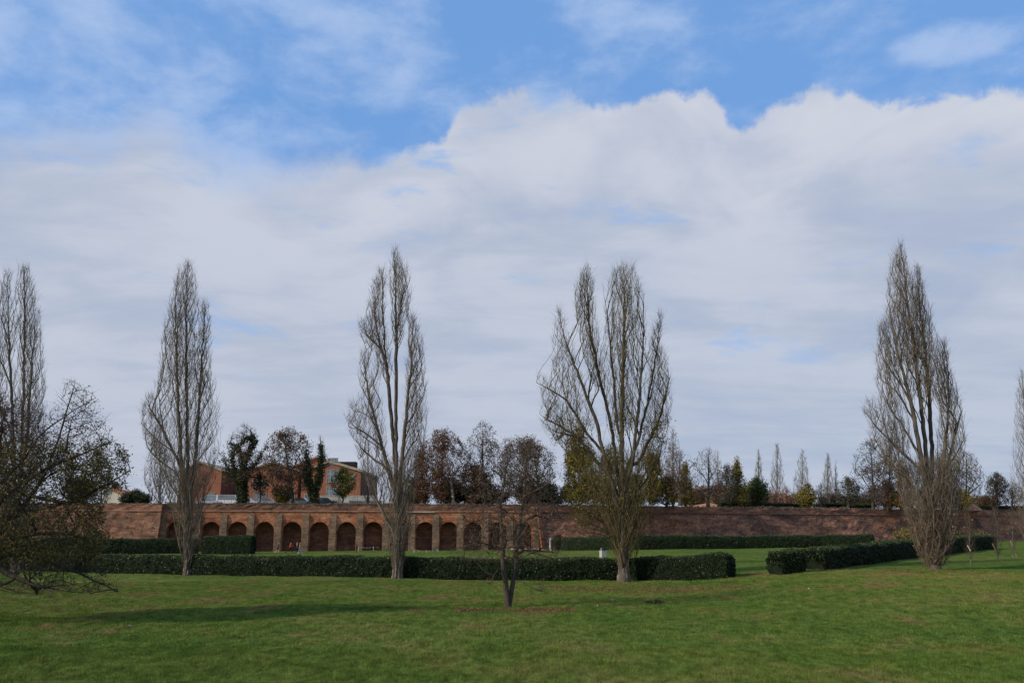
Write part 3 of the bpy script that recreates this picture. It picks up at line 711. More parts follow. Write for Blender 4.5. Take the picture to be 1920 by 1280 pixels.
def tree(name, label, base, trunks, lobes, R=.36, r0=.0085, seed=1, cat='tree', group=None, bark='bark', twig='twig', seg=.55, wob=.022,
         twigs=1.15, twig_len=(.25, .8), twig_up=.55, twig_r=.0055, leaves=None, penal=3.0, depthk=1.0, trunk_name='trunk', flare=.18, first=170, ivy=None, dense=1.7, down=True, kmax=10, base_mat=None):
    """base: world point. trunks: lists of (px,py) pixel columns/rows in the tree's plane (or (px,py,dy)). lobes: (profile, n, kup, up)."""
    r = np.random.default_rng(seed); Y = base.y
    TT = []
    for t in trunks:
        q = []
        for p in t:
            w = atY(p[0], p[1], Y); w = np.array([w.x, w.y+(p[2] if len(p) > 2 else 0), w.z]); q.append(w)
        TT.append(q)
    TT[0][0] = np.array([TT[0][0][0], TT[0][0][1], base.z-.15])
    tips = []; ku = []; up = []; us = []
    for lb_ in lobes:
        prof, n, k_, u_ = lb_[:4]; n = int(n*dense); sh = lb_[4] if len(lb_) > 4 else .72
        p, uu = sample_lobe(prof, n, r, Y, base.x, depthk, sh); tips.append(p); us.append(uu); ku += [k_]*n; up += [u_]*n
    tips = np.concatenate(tips); ku = np.array(ku); up = np.array(up)
    tips[:, 2] = np.maximum(tips[:, 2], base.z+.25)
    tips_u = np.concatenate(us); o = order_tips(tips, r, first, tips_u, down)
    P, D, par, ch, fst, nt = grow(TT, tips[o], ku[o], up[o], seg, wob, r, penal)
    b = np.array(base); 
    rad = radii(P, par, R, r0)
    zr = P[:, 2]-base.z; rad = np.where((ch < nt) & (zr < 1.2), rad*(1+flare*np.clip(1-zr/1.2, 0, 1)**2), rad)
    root = empty(name, base, label, cat, group)
    Pl = P-b
    t = chain_mesh(Pl, D, par, ch, rad, ch < nt, kmax); mesh_obj(trunk_name, t[0], t[1], bark, root, smooth=True)
    if base_mat:
        # pale stripped bark plates at the foot
        mb = MB()
        for k in range(6):
            a = -math.pi/2+(k-2.5)*.62+random.uniform(-.2, .2); zt = random.uniform(.35, 1.5); rr = rad[1]*.92
            ps = [Vector((math.cos(a)*(rr*(1+.16*(1-j/4.)**2))+Pl[0][0], math.sin(a)*rr*(1+.16*(1-j/4.)**2)+Pl[0][1], -.05+zt*j/4.)) for j in range(5)]
            mb.tube(ps, [random.uniform(.03, .09) for _ in range(4)]+[.01], 5)
        mb.build('root_flare', base_mat, root, smooth=True)
    crown = ch >= nt; startr = rad[fst][ch]
    V1 = chain_mesh(Pl, D, par, ch, rad, crown & (startr > .045), 6)
    V2 = chain_mesh(Pl, D, par, ch, rad, crown & (startr <= .045), 3)
    Vs, Fs, n0 = [], [], 0
    for g in (V1, V2):
        if g is not None: Vs.append(g[0]); Fs.append(g[1]+n0); n0 += len(g[0])
    cr = None
    if Vs: cr = mesh_obj('crown', np.concatenate(Vs), np.concatenate(Fs), twig, root)
    thin = np.where(crown & (rad < .035))[0]
    if twigs > 0 and len(thin):
        m = int(len(thin)*twigs); i = r.choice(thin, m); 
        d = D[i]*.7+r.normal(0, .55, (m, 3)); d[:, 2] += twig_up; d /= np.linalg.norm(d, axis=1)[:, None]
        L = r.uniform(*twig_len, m)[:, None]; u = np.cross(d, [.2, 1, .1]); u /= np.linalg.norm(u, axis=1)[:, None]+1e-6; v = np.cross(d, u)
        rr = twig_r; p0 = Pl[i]
        mid = p0+d*L*.55; e = p0+d*L+np.array([0, 0, .12])*L*twig_up
        ring0 = [p0+u*rr, p0+(-.5*u+.87*v)*rr, p0+(-.5*u-.87*v)*rr]; ring1 = [e+(x-p0)*.35 for x in ring0]
        Vt = np.stack(ring0+ring1, 1).reshape(-1, 3); bi = np.arange(m)*6
        Ft = np.concatenate([np.stack([bi+a, bi+b_, bi+3+b_, bi+3+a], 1) for a, b_ in ((0, 1), (1, 2), (2, 0))])
        mesh_obj('twigs', Vt, Ft, twig, root, kind='stuff')
    for lf in (leaves or []):
        # (material, n, size, spread, zlo, zhi in metres over base)
        m_, n, sz, sprd, zl, zh = lf[:6]
        c = np.where((rad < .05) & (zr > zl) & (zr < zh))[0]
        if not len(c): continue
        # clumpy choice
        w = np.sin(P[c, 0]*1.3+seed)+np.sin(P[c, 2]*1.1+seed*2)+np.sin(P[c, 1]*1.7)+3.2; w = w**1.5; w /= w.sum()
        i = r.choice(c, n, p=w); scatter('leaves', Pl[i]+r.normal(0, sprd, (n, 3)), sz, m_, root, r)
    if ivy:
        m_, n, sz, zh, thick = ivy
        c = np.where((ch < nt) & (zr < zh))[0]; w = (rad[c]+.05); w /= w.sum(); i = r.choice(c, n, p=w)
        u = r.normal(size=(n, 3)); u /= np.linalg.norm(u, axis=1)[:, None]
        scatter('ivy', Pl[i]+u*(rad[i][:, None]+thick*r.random((n, 1))), sz, m_, root, r)
    return root

POP = 'tall bare poplars along the hedge'
G = lambda px, py: at(px, py)
# poplar 1 (second from left)
tree('poplar_tree', 'bare pointed poplar standing before the hedge, just right of the big leafy tree', G(352, 1077),
     [[(352, 1077), (351, 1030), (352, 960), (353, 880), (350, 760), (349, 640), (350, 540), (352, 492)],
      [(353, 960), (362, 880, .3), (369, 780, .4), (374, 680, .5), (382, 575, .4)],
      [(351, 940), (342, 860, -.3), (337, 760, -.4), (333, 650, -.3), (330, 560, -.2)],
      [(350, 900), (325, 850, .2), (300, 800, .3), (272, 752, .3)]],
     [([(487, 345, 358), (510, 332, 368), (560, 318, 374), (600, 306, 372), (650, 300, 376), (700, 296, 380)], 900, 2.6, .75),
      ([(565, 376, 390), (600, 368, 397), (650, 366, 399), (690, 362, 396), (740, 360, 398)], 330, 2.2, .7),
      ([(700, 290, 405), (760, 285, 414), (820, 284, 416), (870, 290, 412), (920, 308, 396)], 1150, 2.0, .65),
      ([(738, 272, 296), (780, 260, 300), (820, 264, 306), (860, 285, 320)], 260, .9, .45),
      ([(880, 300, 400), (930, 316, 390), (980, 326, 382), (1020, 334, 374), (1060, 342, 364)], 750, 3.2, .85)],
     R=.31, seed=11, group=POP, leaves=[('leaf_base', 900, .045, .1, 0, 4.5), ('leaf_olive', 350, .05, .15, 3, 10)], base_mat='bark_base')
# poplar 0 (left edge)
tree('poplar_tree', 'bare poplar at the left edge of the picture, rising behind the leafy tree', G(28, 1074),
     [[(28, 1074), (28, 980), (26, 860), (22, 740), (16, 620), (14, 520)], [(28, 980), (36, 860, .3), (41, 740, .3), (44, 600, .2), (46, 505, 0)],
      [(28, 940), (52, 830, -.2), (60, 720, -.2), (66, 600, 0)]],
     [([(497, 36, 54), (530, 30, 66), (600, 28, 78), (680, 28, 86), (740, 24, 88), (820, 20, 88), (900, 20, 80)], 1300, 2.6, .75),
      ([(508, 8, 22), (560, -8, 26), (640, -22, 26), (740, -40, 20), (840, -40, 26), (920, -10, 40)], 1000, 2.3, .7),
      ([(900, -5, 66), (1000, 8, 52), (1060, 18, 40)], 600, 3.0, .85)],
     R=.31, seed=12, group=POP, base_mat='bark_base')
# poplar 2
tree('poplar_tree', 'slender bare poplar with twin leaders standing left of the small forked tree', G(745, 1084),
     [[(745, 1084), (746, 1030), (745, 960), (743, 880), (742, 760), (743, 660), (742, 560), (739, 475)],
      [(744, 900), (736, 820, .2), (729, 740, .3), (720, 640, .3), (716, 560, .2), (718, 500, .1)],
      [(744, 960), (755, 860, -.3), (764, 760, -.3), (772, 690, -.3), (774, 620, -.2)],
      [(722, 680), (706, 620, .2), (698, 560, .2), (690, 540, .2)],
      [(743, 930), (722, 860, .2), (706, 800, .3), (690, 740, .3), (682, 680, .3)],
      [(742, 640), (752, 570, 0), (762, 530, 0)]],
     [([(468, 732, 745), (500, 728, 768), (540, 726, 774), (570, 732, 770), (640, 734, 756)], 420, 2.4, .65),
      ([(502, 708, 722), (530, 698, 728), (580, 682, 726), (640, 694, 732), (700, 706, 738)], 420, 2.2, .65),
      ([(600, 672, 690), (620, 668, 706), (650, 686, 716)], 110, .9, .3),
      ([(590, 764, 780), (640, 762, 796), (700, 758, 800), (760, 756, 805), (820, 752, 800), (860, 750, 790)], 650, 2.0, .6),
      ([(655, 676, 692), (700, 668, 706), (760, 672, 720), (830, 686, 730), (900, 700, 740)], 420, 1.8, .55),
      ([(755, 652, 676), (785, 642, 690), (812, 655, 690), (850, 670, 700)], 170, .8, .35),
      ([(830, 668, 680), (870, 668, 700), (940, 700, 735)], 130, 2.2, .8),
      ([(860, 706, 792), (920, 712, 784), (980, 718, 776), (1030, 728, 766), (1062, 736, 758)], 750, 3.2, .85)],
     R=.33, seed=13, group=POP, base_mat='bark_base', wob=.045, leaves=[('leaf_base', 500, .045, .1, 0, 4)])
# poplar 3 (broad)
tree('poplar_tree', 'broad many-stemmed poplar with olive shoots and the widest crown', G(1170, 1090),
     [[(1170, 1090), (1169, 1040), (1168, 970), (1166, 880), (1166, 780), (1168, 680), (1170, 590), (1170, 510)],
      [(1168, 960), (1158, 880, .3), (1146, 790, .5), (1122, 690, .5), (1104, 600, .3), (1100, 510, 0)],
      [(1168, 930), (1186, 860, -.3), (1196, 760, -.5), (1204, 660, -.4), (1206, 570, -.2)],
      [(1166, 960), (1136, 880, -.3), (1120, 800, -.4), (1090, 720, -.4), (1060, 640, -.2)],
      [(1168, 900), (1200, 820, .4), (1218, 740, .5), (1232, 660, .3), (1240, 600, .2)],
      [(1140, 860), (1100, 810, .3), (1064, 750, .3), (1030, 728, .3), (1006, 716, .2)],
      [(1130, 880), (1090, 830, -.4), (1050, 800, -.4), (1016, 780, -.3)],
      [(1190, 880), (1222, 820, .5), (1244, 770, .5), (1260, 700, .4)],
      [(1160, 820), (1150, 700, .2), (1140, 600, .2), (1130, 530, .1)]],
     [([(500, 1092, 1108), (530, 1076, 1116), (580, 1074, 1120), (640, 1086, 1126), (720, 1104, 1140)], 560, 2.4, .8),
      ([(498, 1148, 1190), (530, 1138, 1206), (580, 1130, 1216), (640, 1128, 1214), (720, 1130, 1212), (800, 1134, 1210)], 1200, 2.4, .8),
      ([(580, 1040, 1052), (620, 1036, 1068), (680, 1030, 1090), (740, 1030, 1110), (800, 1040, 1130)], 480, 1.6, .6),
      ([(705, 1004, 1020), (730, 1012, 1050), (780, 1010, 1060), (810, 1016, 1090), (850, 1050, 1120)], 330, .8, .4),
      ([(585, 1234, 1246), (640, 1216, 1240), (700, 1208, 1262), (760, 1206, 1262), (820, 1200, 1256), (880, 1190, 1244)], 760, 1.5, .55),
      ([(840, 1066, 1240), (900, 1088, 1238), (950, 1108, 1226), (1000, 1126, 1212), (1040, 1144, 1196)], 1050, 2.2, .75),
      ([(930, 1060, 1110), (970, 1065, 1120), (1000, 1090, 1130)], 90, .2, -.2)],
     R=.37, seed=14, group=POP, twig='twig_moss', base_mat='bark_base', first=230,
     leaves=[('leaf_olive', 5200, .060, .16, 1.2, 11), ('leaf_base', 900, .055, .14, .8, 6), ('leaf_gold_green', 1000, .055, .14, 1.2, 8)])
# poplar 4 (right)
tree('poplar_tree', 'dense bare poplar with a brown bushy foot standing in front of the diagonal hedge', G(1752, 1068),
     [[(1752, 1068), (1750, 1020), (1744, 940), (1736, 850), (1726, 750), (1714, 650), (1700, 560), (1690, 470)],
      [(1746, 960), (1752, 860, .3), (1748, 760, .4), (1738, 650, .3), (1726, 560, .2), (1719, 505, .1)],
      [(1744, 940), (1722, 850, -.3), (1704, 760, -.4), (1684, 680, -.3), (1668, 600, -.2)],
      [(1748, 950), (1766, 860, -.3), (1774, 780, -.3), (1776, 700, -.2), (1770, 630, 0)],
       [(1750, 960), (1780, 880, .4), (1798, 810, .4), (1806, 770, .3)]],
     [([(457, 1686, 1694), (490, 1668, 1702), (540, 1662, 1722), (600, 1656, 1730), (680, 1656, 1740)], 900, 2.6, .75),
      ([(497, 1716, 1724), (540, 1712, 1734), (600, 1704, 1748), (660, 1700, 1768), (740, 1700, 1780)], 900, 2.6, .75),
      ([(600, 1644, 1662), (640, 1642, 1670), (700, 1640, 1690), (760, 1644, 1700), (840, 1660, 1716)], 560, 2.5, .7),
      ([(640, 1764, 1774), (700, 1760, 1786), (760, 1758, 1806), (820, 1756, 1812), (880, 1754, 1806), (940, 1754, 1800)], 760, 2.5, .7),
      ([(750, 1618, 1640), (780, 1616, 1660), (830, 1636, 1690), (880, 1650, 1710)], 300, 1.3, .5),
      ([(860, 1672, 1800), (920, 1684, 1800), (970, 1700, 1794), (1010, 1712, 1788), (1040, 1722, 1782), (1060, 1734, 1772)], 1900, 2.0, .75)],
     R=.38, seed=15, group=POP, first=230, leaves=[('leaf_base', 5200, .055, .12, .1, 4.6), ('leaf_brown', 1500, .055, .15, 2, 8)], flare=.3)
# far right edge poplar
tree('poplar_tree', 'bare poplar cut off by the right edge of the picture', atY(1932, 1030, 100) if False else G(1932, 1032),
     [[(1932, 1032), (1930, 900), (1922, 780), (1916, 700)], [(1932, 980), (1948, 860, .3), (1950, 760, .2)]],
     [([(690, 1912, 1918), (740, 1904, 1930), (800, 1902, 1946), (860, 1898, 1960), (920, 1894, 1966), (980, 1904, 1960)], 900, 2.4, .7),
      ([(980, 1906, 1958), (1020, 1920, 1944)], 120, 2.4, .8)],
     R=.40, seed=16, group=POP, twig_len=(.3, .9), leaves=[('leaf_rust', 160, .07, .2, 2, 8)])
# small forked tree
tree('small_tree', 'small low forked tree with two trunks and drooping mossy branches on the open lawn', G(955, 1137),
     [[(953, 1137), (948, 1090), (943, 1050), (941, 1010), (939, 975), (938, 945), (944, 915), (948, 880), (958, 850)],
      [(957, 1136, .1), (962, 1090, .2), (968, 1040, .2), (972, 1000, .2), (977, 965, .2), (983, 930, .2), (985, 895, .2), (986, 860, .2)],
      [(939, 980), (930, 972, .3), (915, 968, .5), (896, 974, .6), (876, 978, .6)], [(938, 950), (932, 930, -.3), (920, 915, -.6), (900, 905, -.6)],
      [(943, 1020), (950, 1012, -.4), (966, 1008, -.8), (980, 1022, -1.0), (1000, 1034, -1.2), (1030, 1044, -1.2)],
      [(974, 990), (985, 975, .2), (1005, 965, .5), (1030, 972, .8)], [(984, 935), (1000, 922, -.2), (1020, 912, -.2)],
      [(942, 1035), (925, 1022, -.5), (900, 1016, -.8), (872, 1024, -1), (850, 1030, -1)], [(968, 1090), (978, 1088, -.3), (990, 1096, -.5), (1006, 1104, -.6)],
      [(943, 1070), (934, 1066, -.2), (926, 1078, -.4), (922, 1090, -.4)]],
     [([(820, 930, 1010), (845, 900, 1040), (880, 880, 1058), (920, 868, 1064), (960, 860, 1066)], 520, .35, .2, .5),
      ([(960, 852, 1066), (1000, 842, 1074), (1030, 840, 1080), (1052, 856, 1080)], 420, -.35, -.05, .5),
      ([(1080, 990, 1030), (1110, 1000, 1044)], 22, -.6, -.2), ([(1070, 915, 930), (1100, 900, 935)], 14, -.6, -.2)],
     R=.15, r0=.006, down=False, seed=21, seg=.22, wob=.035, bark='bark_dark', twig='bark_dark', twigs=1.6, twig_len=(.08, .28), twig_up=.1, twig_r=.004, depthk=.85, flare=.25,
     leaves=[('leaf_brown', 3200, .038, .06, .8, 9), ('leaf_rust', 900, .036, .06, 1.5, 9), ('leaf_grey', 900, .04, .07, 2.2, 9)], first=230, penal=2)
# big leafy tree at the left edge
tree('leafy_tree', 'large olive and brown leaved tree filling the left edge with branches drooping to the grass', G(-52, 1166),
     [[(-52, 1166), (-50, 1100), (-40, 1030), (-26, 960), (-10, 880), (0, 810), (10, 770)],
      [(-40, 1040), (-10, 1000, .3), (30, 950, .4), (70, 890, .5), (100, 820, .4), (120, 760, .3), (136, 716, .2)],
      [(-30, 980), (20, 930, -.4), (70, 900, -.6), (120, 870, -.6), (170, 850, -.4), (225, 825, -.2)],
      [(-20, 930), (30, 860, .5), (80, 800, .4), (130, 770, .2), (180, 745, 0)],
      [(-44, 1060), (0, 1040, .5), (60, 1050, .8), (110, 1070, .9), (150, 1090, 1), (196, 1112, 1)],
      [(-44, 1060), (10, 1060, -.6), (60, 1080, -1), (110, 1096, -1.2)], [(100, 960, .2), (150, 930, .2), (200, 905, .2), (240, 880, .2)],
      [(-40, 1040), (20, 1010, -.3), (80, 1000, -.5), (140, 1000, -.4), (200, 1020, -.2)]],
     [([(745, -60, 60), (780, -120, 90), (840, -160, 130), (900, -180, 165), (950, -180, 190), (1000, -160, 200)], 2500, .25, .2, .42),
      ([(712, 120, 150), (750, 100, 190), (800, 90, 205), (840, 90, 235), (880, 100, 245), (920, 110, 235)], 420, .3, .3, .6),
      ([(1000, -140, 210), (1040, -120, 190), (1080, -100, 210), (1112, -40, 240)], 800, -.4, -.1, .6)],
     R=.26, r0=.006, down=False, seed=22, seg=.28, wob=.05, bark='bark_dark', twig='twig_dark', twigs=1.4, twig_len=(.12, .4), twig_up=.15, twig_r=.004, first=90, penal=2, depthk=.85,
     leaves=[('leaf_olive', 27000, .048, .11, 2.2, 6.6), ('leaf_green', 4000, .046, .10, 2.4, 6.0), ('leaf_brown', 8000, .040, .10, 4.4, 9.0), ('leaf_dark', 2500, .045, .11, 1.3, 5.0), ('leaf_yellow', 500, .05, .15, 2.5, 5.5)])

# ------------------------------------------------------------------ trees on the rampart
def prof(kind, px, top, bot, w, lean=0):
    """silhouette profile (py, xl, xr)"""
    sh = {'poplar': [(0, .05), (.12, .32), (.3, .58), (.5, .85), (.7, 1.0), (.85, .8), (1, .35)],
          'round': [(0, .25), (.1, .55), (.25, .85), (.45, 1), (.65, .95), (.85, .7), (1, .35)],
          'cone': [(0, .04), (.2, .3), (.45, .6), (.7, .9), (.88, 1), (1, .8)],
          'column': [(0, .2), (.1, .6), (.3, .9), (.6, 1), (.85, .95), (1, .8)]}[kind]
    return [(top+(bot-top)*t, px+lean*(1-t)-w/2*k, px+lean*(1-t)+w/2*k) for t, k in sh]
def bt(name, label, px, top, w, Y, kind='round', n=500, low=.75, leaves=None, R=.25, kup=.6, up=.3, lobes=None, group='trees on the rampart', z=PZ, seed=None, trunks=None, lean=0, **k):
    b = atY(px, 940, Y); base = Vector((b.x, Y, z)); 
    by = 640-F*((z-CH)*cp-Y*sp)/(Y*cp+(z-CH)*sp)          # pixel row of the base
    H = by-top
    kw = dict(dense=1.0, down=(kind == 'poplar'), bark='bark_dark', twig='twig_dark', seg=.5, wob=.05, twigs=1.2, twig_len=(.3, .8), twig_r=.012, r0=.016, kmax=7, flare=.25, first=30)
    kw.update(k)
    bot = top+H*low
    if lobes is None: lobes = [(prof(kind, px, top, bot, w, lean), n, kup, up)]
    if trunks is None:
        trunks = [[(px, by), (px+lean*.3, by-H*.3), (px+lean*.6, by-H*.6), (px+lean, by-H*.93)]]
    return tree(name, label, base, trunks, lobes, R=R, seed=seed or int(px*7+top), leaves=leaves, group=group, **kw)
def L(m, n, s=.13, sp_=.25, lo=.5, hi=40): return (m, int(n*1.25), s*1.25, sp_*1.2, lo, hi)
pk = dict(kind='poplar', kup=2.4, up=.75, twig='twig_far', bark='bark', twig_len=(.4, 1.2), twig_up=.6)
bt('poplar_tree', 'narrow bare poplar on the rampart behind the branches of the leafy tree', 190, 815, 46, 172, low=.98, n=520, leaves=[L('leaf_grey', 300)], **pk)
bt('poplar_tree', 'bare bushy poplar on the rampart, half hidden behind the second poplar from left', 300, 778, 66, 165, low=.98, n=800, leaves=[L('leaf_grey', 500)], **pk)
bt('poplar_tree', 'low bare poplar sapling peeping left of the twin leader poplar', 690, 828, 42, 158, low=.9, n=150, **pk)
bt('evergreen_shrub', 'dark evergreen bush beside the red roofed house', 150, 898, 60, 160, low=1, n=300, leaves=[L('leaf_dark', 6000, .14)], cat='shrub')
bt('evergreen_shrub', 'low dark evergreen bushes standing right of the red roofed house', 255, 922, 60, 161, low=1, n=220, leaves=[L('leaf_dark', 5000, .13)], cat='shrub')
bt('small_tree', 'tiny round topped pine rising above the red roof of the house', 217, 905, 12, 215, low=.4, n=40, leaves=[L('leaf_dark', 500, .2)])
# ivy clad oak
bt('ivy_tree', 'thick ivy-covered tree with contorted bare upper branches in front of the brick factory', 457, 797, 80, 154,
   trunks=[[(455, 946), (454, 920), (452, 895), (456, 870), (466, 848), (476, 830), (472, 812), (462, 800)],
           [(452, 900), (440, 880), (434, 860), (440, 842), (446, 834)], [(456, 868), (450, 848), (442, 836), (430, 832)], [(454, 890), (478, 872), (490, 850), (500, 838)],
           [(473, 822), (462, 822), (452, 832)], [(452, 905), (432, 890), (420, 860)]],
   lobes=[([(795, 452, 462), (805, 440, 484), (820, 424, 490), (838, 422, 484), (850, 424, 440)], 300, .1, .2), ([(845, 400, 510), (870, 405, 505), (890, 412, 500), (905, 420, 480)], 240, .2, .1)],
   R=.75, r0=.02, ivy=('leaf_dark', 11000, .15, 12.4, .6), leaves=[L('leaf_dark', 900, .13, .3, 2, 9), L('leaf_brown', 1100, .12, .3, 2, 10)], twigs=1.6)
bt('plane_tree', 'brown-leaved loose crowned tree in front of the factory between the two ivy-covered trees', 540, 800, 110, 155, low=.88, n=800,
   trunks=[[(549, 948), (548, 925), (543, 905), (532, 885), (520, 872), (512, 862)], [(543, 905), (540, 870), (535, 840), (530, 806)], [(541, 890), (556, 865), (570, 835)]],
   leaves=[L('leaf_brown', 4200, .12), L('leaf_grey', 1500, .12), L('leaf_rust', 500, .13)], R=.3)
bt('small_tree', 'low olive bush at the foot of the brown-leaved tree', 530, 912, 40, 157, low=1, n=160, leaves=[L('leaf_gold_green', 2600, .12)])
bt('ivy_tree', 'dark ivy-covered tree split into two columns, one with a bare leader', 588, 815, 60, 154,
   trunks=[[(588, 948), (588, 930), (584, 915), (578, 900), (576, 880), (574, 860), (574, 845)], [(588, 925), (597, 905), (601, 885), (603, 862), (602, 840), (600, 820)]],
   lobes=[([(815, 598, 606), (840, 588, 614), (870, 590, 622)], 90, .3, .3), ([(850, 572, 578), (880, 566, 586), (915, 570, 606)], 140, .8, .5)],
   R=.6, r0=.02, ivy=('leaf_dark', 9000, .14, 10.6, .7), leaves=[L('leaf_dark', 900, .13, .3, 1.5, 7)], twigs=.8)
bt('small_tree', 'small round green tree in front of the concrete wall', 643, 880, 56, 156, low=.72, n=260, leaves=[L('leaf_green', 1800, .12), L('leaf_gold_green', 900, .12)], R=.14)
bt('small_tree', 'thin brown-leaved sapling beside the metal railing of the car park', 488, 888, 36, 156, low=.7, n=120, leaves=[L('leaf_brown', 1100, .12)], R=.1)
bt('plane_tree', 'rust-red leaved plane tree with a pale trunk right of the twin leader poplar', 830, 806, 118, 157, low=.9, n=1100, bark='bark_pale',
   trunks=[[(850, 950), (849, 925), (846, 900), (840, 870), (830, 835), (826, 812)], [(846, 905), (820, 880), (800, 850), (795, 825)], [(845, 900), (862, 870), (868, 835)]],
   leaves=[L('leaf_rust', 5600, .11), L('leaf_brown', 4200, .11)], R=.34)
bt('plane_tree', 'rust-brown leaved lower tree pressed against the twin leader poplar', 792, 838, 60, 160, low=1, n=420, leaves=[L('leaf_rust', 2000, .12), L('leaf_brown', 1600, .12)])
bt('bare_tree', 'tall dark open branched tree rising behind the plane tree', 905, 790, 74, 160, low=.8, n=520, leaves=[L('leaf_grey', 1300, .12), L('leaf_brown', 600, .12)], R=.3)
bt('bare_tree', 'dark brown-leaved tree beneath the tall open branched tree', 888, 868, 60, 156, low=.95, n=360, leaves=[L('leaf_brown', 3400, .13)])
bt('bare_tree', 'wide dark dome shaped tree behind the small forked tree', 985, 818, 124, 158, low=.92, n=1300,
   trunks=[[(1012, 948), (1012, 925), (1008, 900), (1004, 870), (1000, 840)], [(1010, 910), (985, 880), (965, 850), (955, 830)], [(1008, 900), (1025, 875), (1036, 850)]],
   leaves=[L('leaf_grey', 5200, .12), L('leaf_brown', 3200, .12)], R=.34)
bt('evergreen_shrub', 'dark green evergreen mass on the rampart under the tall open branched tree', 905, 905, 110, 164, low=1, n=420, leaves=[L('leaf_dark', 9000, .16), L('leaf_green', 900, .14)], cat='shrub')
bt('evergreen_shrub', 'dark olive bushes under the wide dome shaped tree', 1015, 905, 130, 166, low=1, n=420, leaves=[L('leaf_dark', 7000, .16), L('leaf_gold_green', 2600, .14)], cat='shrub')
bt('evergreen_shrub', 'shadowy olive thicket behind the foot of the twin leader poplar', 775, 895, 70, 164, low=1, n=260, leaves=[L('leaf_olive', 5200, .15)], cat='shrub')
bt('evergreen_shrub', 'shadowy brown thicket at the foot of the rust-red plane tree', 845, 900, 90, 166, low=1, n=320, leaves=[L('leaf_brown', 3200, .15), L('leaf_olive', 2500, .15)], cat='shrub')
bt('poplar_tree', 'leafy yellow-green columnar poplar left of the broad poplar', 1086, 800, 60, 158, kind='column', low=1, n=800, kup=2.2, up=.7, twig='twig_moss',
   leaves=[L('leaf_gold_green', 11000, .12), L('leaf_olive', 4500, .12)])
bt('poplar_tree', 'leafy olive poplar hidden behind the broad poplar', 1145, 830, 60, 160, kind='column', low=1, n=420, kup=2.2, up=.7, twig='twig_moss', leaves=[L('leaf_olive', 3500, .12), L('leaf_gold_green', 1600, .12)])
bt('poplar_tree', 'yellow-green leafy tree with white trunk just right of the broad poplar stems', 1222, 850, 44, 160, kind='column', low=.93, n=360, kup=1.8, up=.6, bark='bark_pale', twig='twig_moss', leaves=[L('leaf_gold_green', 4200, .12), L('leaf_brown', 2200, .12)])
bt('poplar_tree', 'bare brownish poplar right behind the right side of the broad poplar', 1262, 798, 48, 166, low=.9, n=480, leaves=[L('leaf_brown', 900, .12)], **pk)
bt('bare_tree', 'dark gnarled bare tree with a long limb reaching right', 1275, 845, 80, 157, low=.85, n=300,
   trunks=[[(1276, 950), (1275, 925), (1272, 900), (1274, 875), (1276, 850)], [(1274, 905), (1288, 885), (1300, 868), (1314, 860)], [(1273, 900), (1260, 880), (1250, 860)]], R=.42, leaves=[L('leaf_brown', 500, .12)])
bt('cypress_tree', 'olive-yellow cone shaped bush under the gnarled bare tree', 1285, 868, 40, 160, kind='cone', low=1, n=320, kup=1.5, up=.6, leaves=[L('leaf_gold_green', 3400, .12), L('leaf_olive', 1500, .12)])
bt('cypress_tree', 'olive leafy bush between the white trunked tree and gnarled tree', 1250, 895, 44, 161, kind='column', low=1, n=260, kup=1.5, up=.6, leaves=[L('leaf_olive', 3000, .12), L('leaf_brown', 900, .12)])
bt('bare_tree', 'solitary bare tree with a straight dark trunk left of the yellow tree', 1327, 838, 66, 168, low=.86, n=420,
   trunks=[[(1328, 952), (1328, 925), (1329, 900), (1328, 870), (1330, 842)], [(1329, 908), (1318, 890), (1306, 875)], [(1328, 900), (1340, 885), (1346, 870)], [(1328, 925), (1314, 915), (1304, 908)]], R=.34, leaves=[L('leaf_grey', 260, .12)])
bt('poplar_tree', 'thin bare poplar behind the solitary bare tree', 1346, 840, 30, 215, low=1, n=300, **pk)
bt('bare_tree', 'dark bushy tree immediately left of the yellow topped tree', 1362, 870, 40, 176, low=1, n=320, leaves=[L('leaf_grey', 1500, .12), L('leaf_dark', 600, .12)])
bt('maple_tree', 'cone shaped tree with a bright yellow top', 1382, 855, 44, 178, kind='cone', low=1, n=420, kup=1.3, up=.6, leaves=[L('leaf_yellow', 1500, .14, .25, 11, 40), L('leaf_gold_green', 3200, .13, .25, 0, 12), L('leaf_olive', 1800, .13, .25, 0, 9)])
bt('small_tree', 'round dark green tree in front of the first thin distant poplar', 1420, 896, 50, 182, low=1, n=320, leaves=[L('leaf_green', 3200, .13), L('leaf_dark', 2200, .13)])
FG = 'distant row of thin poplars'
for px, top, w, lab in ((1422, 842, 26, 'thin distant poplar standing nearest the yellow topped tree'), (1457, 830, 36, 'tallest thin distant poplar, second in the far row'),
                        (1504, 838, 40, 'distant poplar with a bushy skirt, third in the far row'), (1552, 851, 32, 'short distant poplar with forked top, last of the far row')):
    bt('poplar_tree', lab, px, top, w, 240, low=1, n=560, **{**pk, 'group': FG, 'twig_r': .02, 'r0': .022})
bt('poplar_tree', 'slim side stem poplar touching the forked distant poplar', 1567, 866, 18, 242, low=1, n=220, **{**pk, 'group': FG, 'twig_r': .02, 'r0': .022})
bt('small_tree', 'olive yellow bush at the foot of the third distant poplar', 1515, 908, 32, 186, low=1, n=220, leaves=[L('leaf_gold_green', 2400, .13), L('leaf_olive', 900, .13)])
bt('small_tree', 'reddish twiggy shrub at the foot of the tallest distant poplar', 1475, 912, 36, 190, low=1, n=300, twig='plaster_pink', leaves=[L('leaf_brown', 500, .1)])
bt('small_tree', 'reddish bare shrub between the green tree and the distant poplars', 1445, 916, 40, 192, low=1, n=300, twig='plaster_pink', leaves=[L('leaf_brown', 700, .1)])
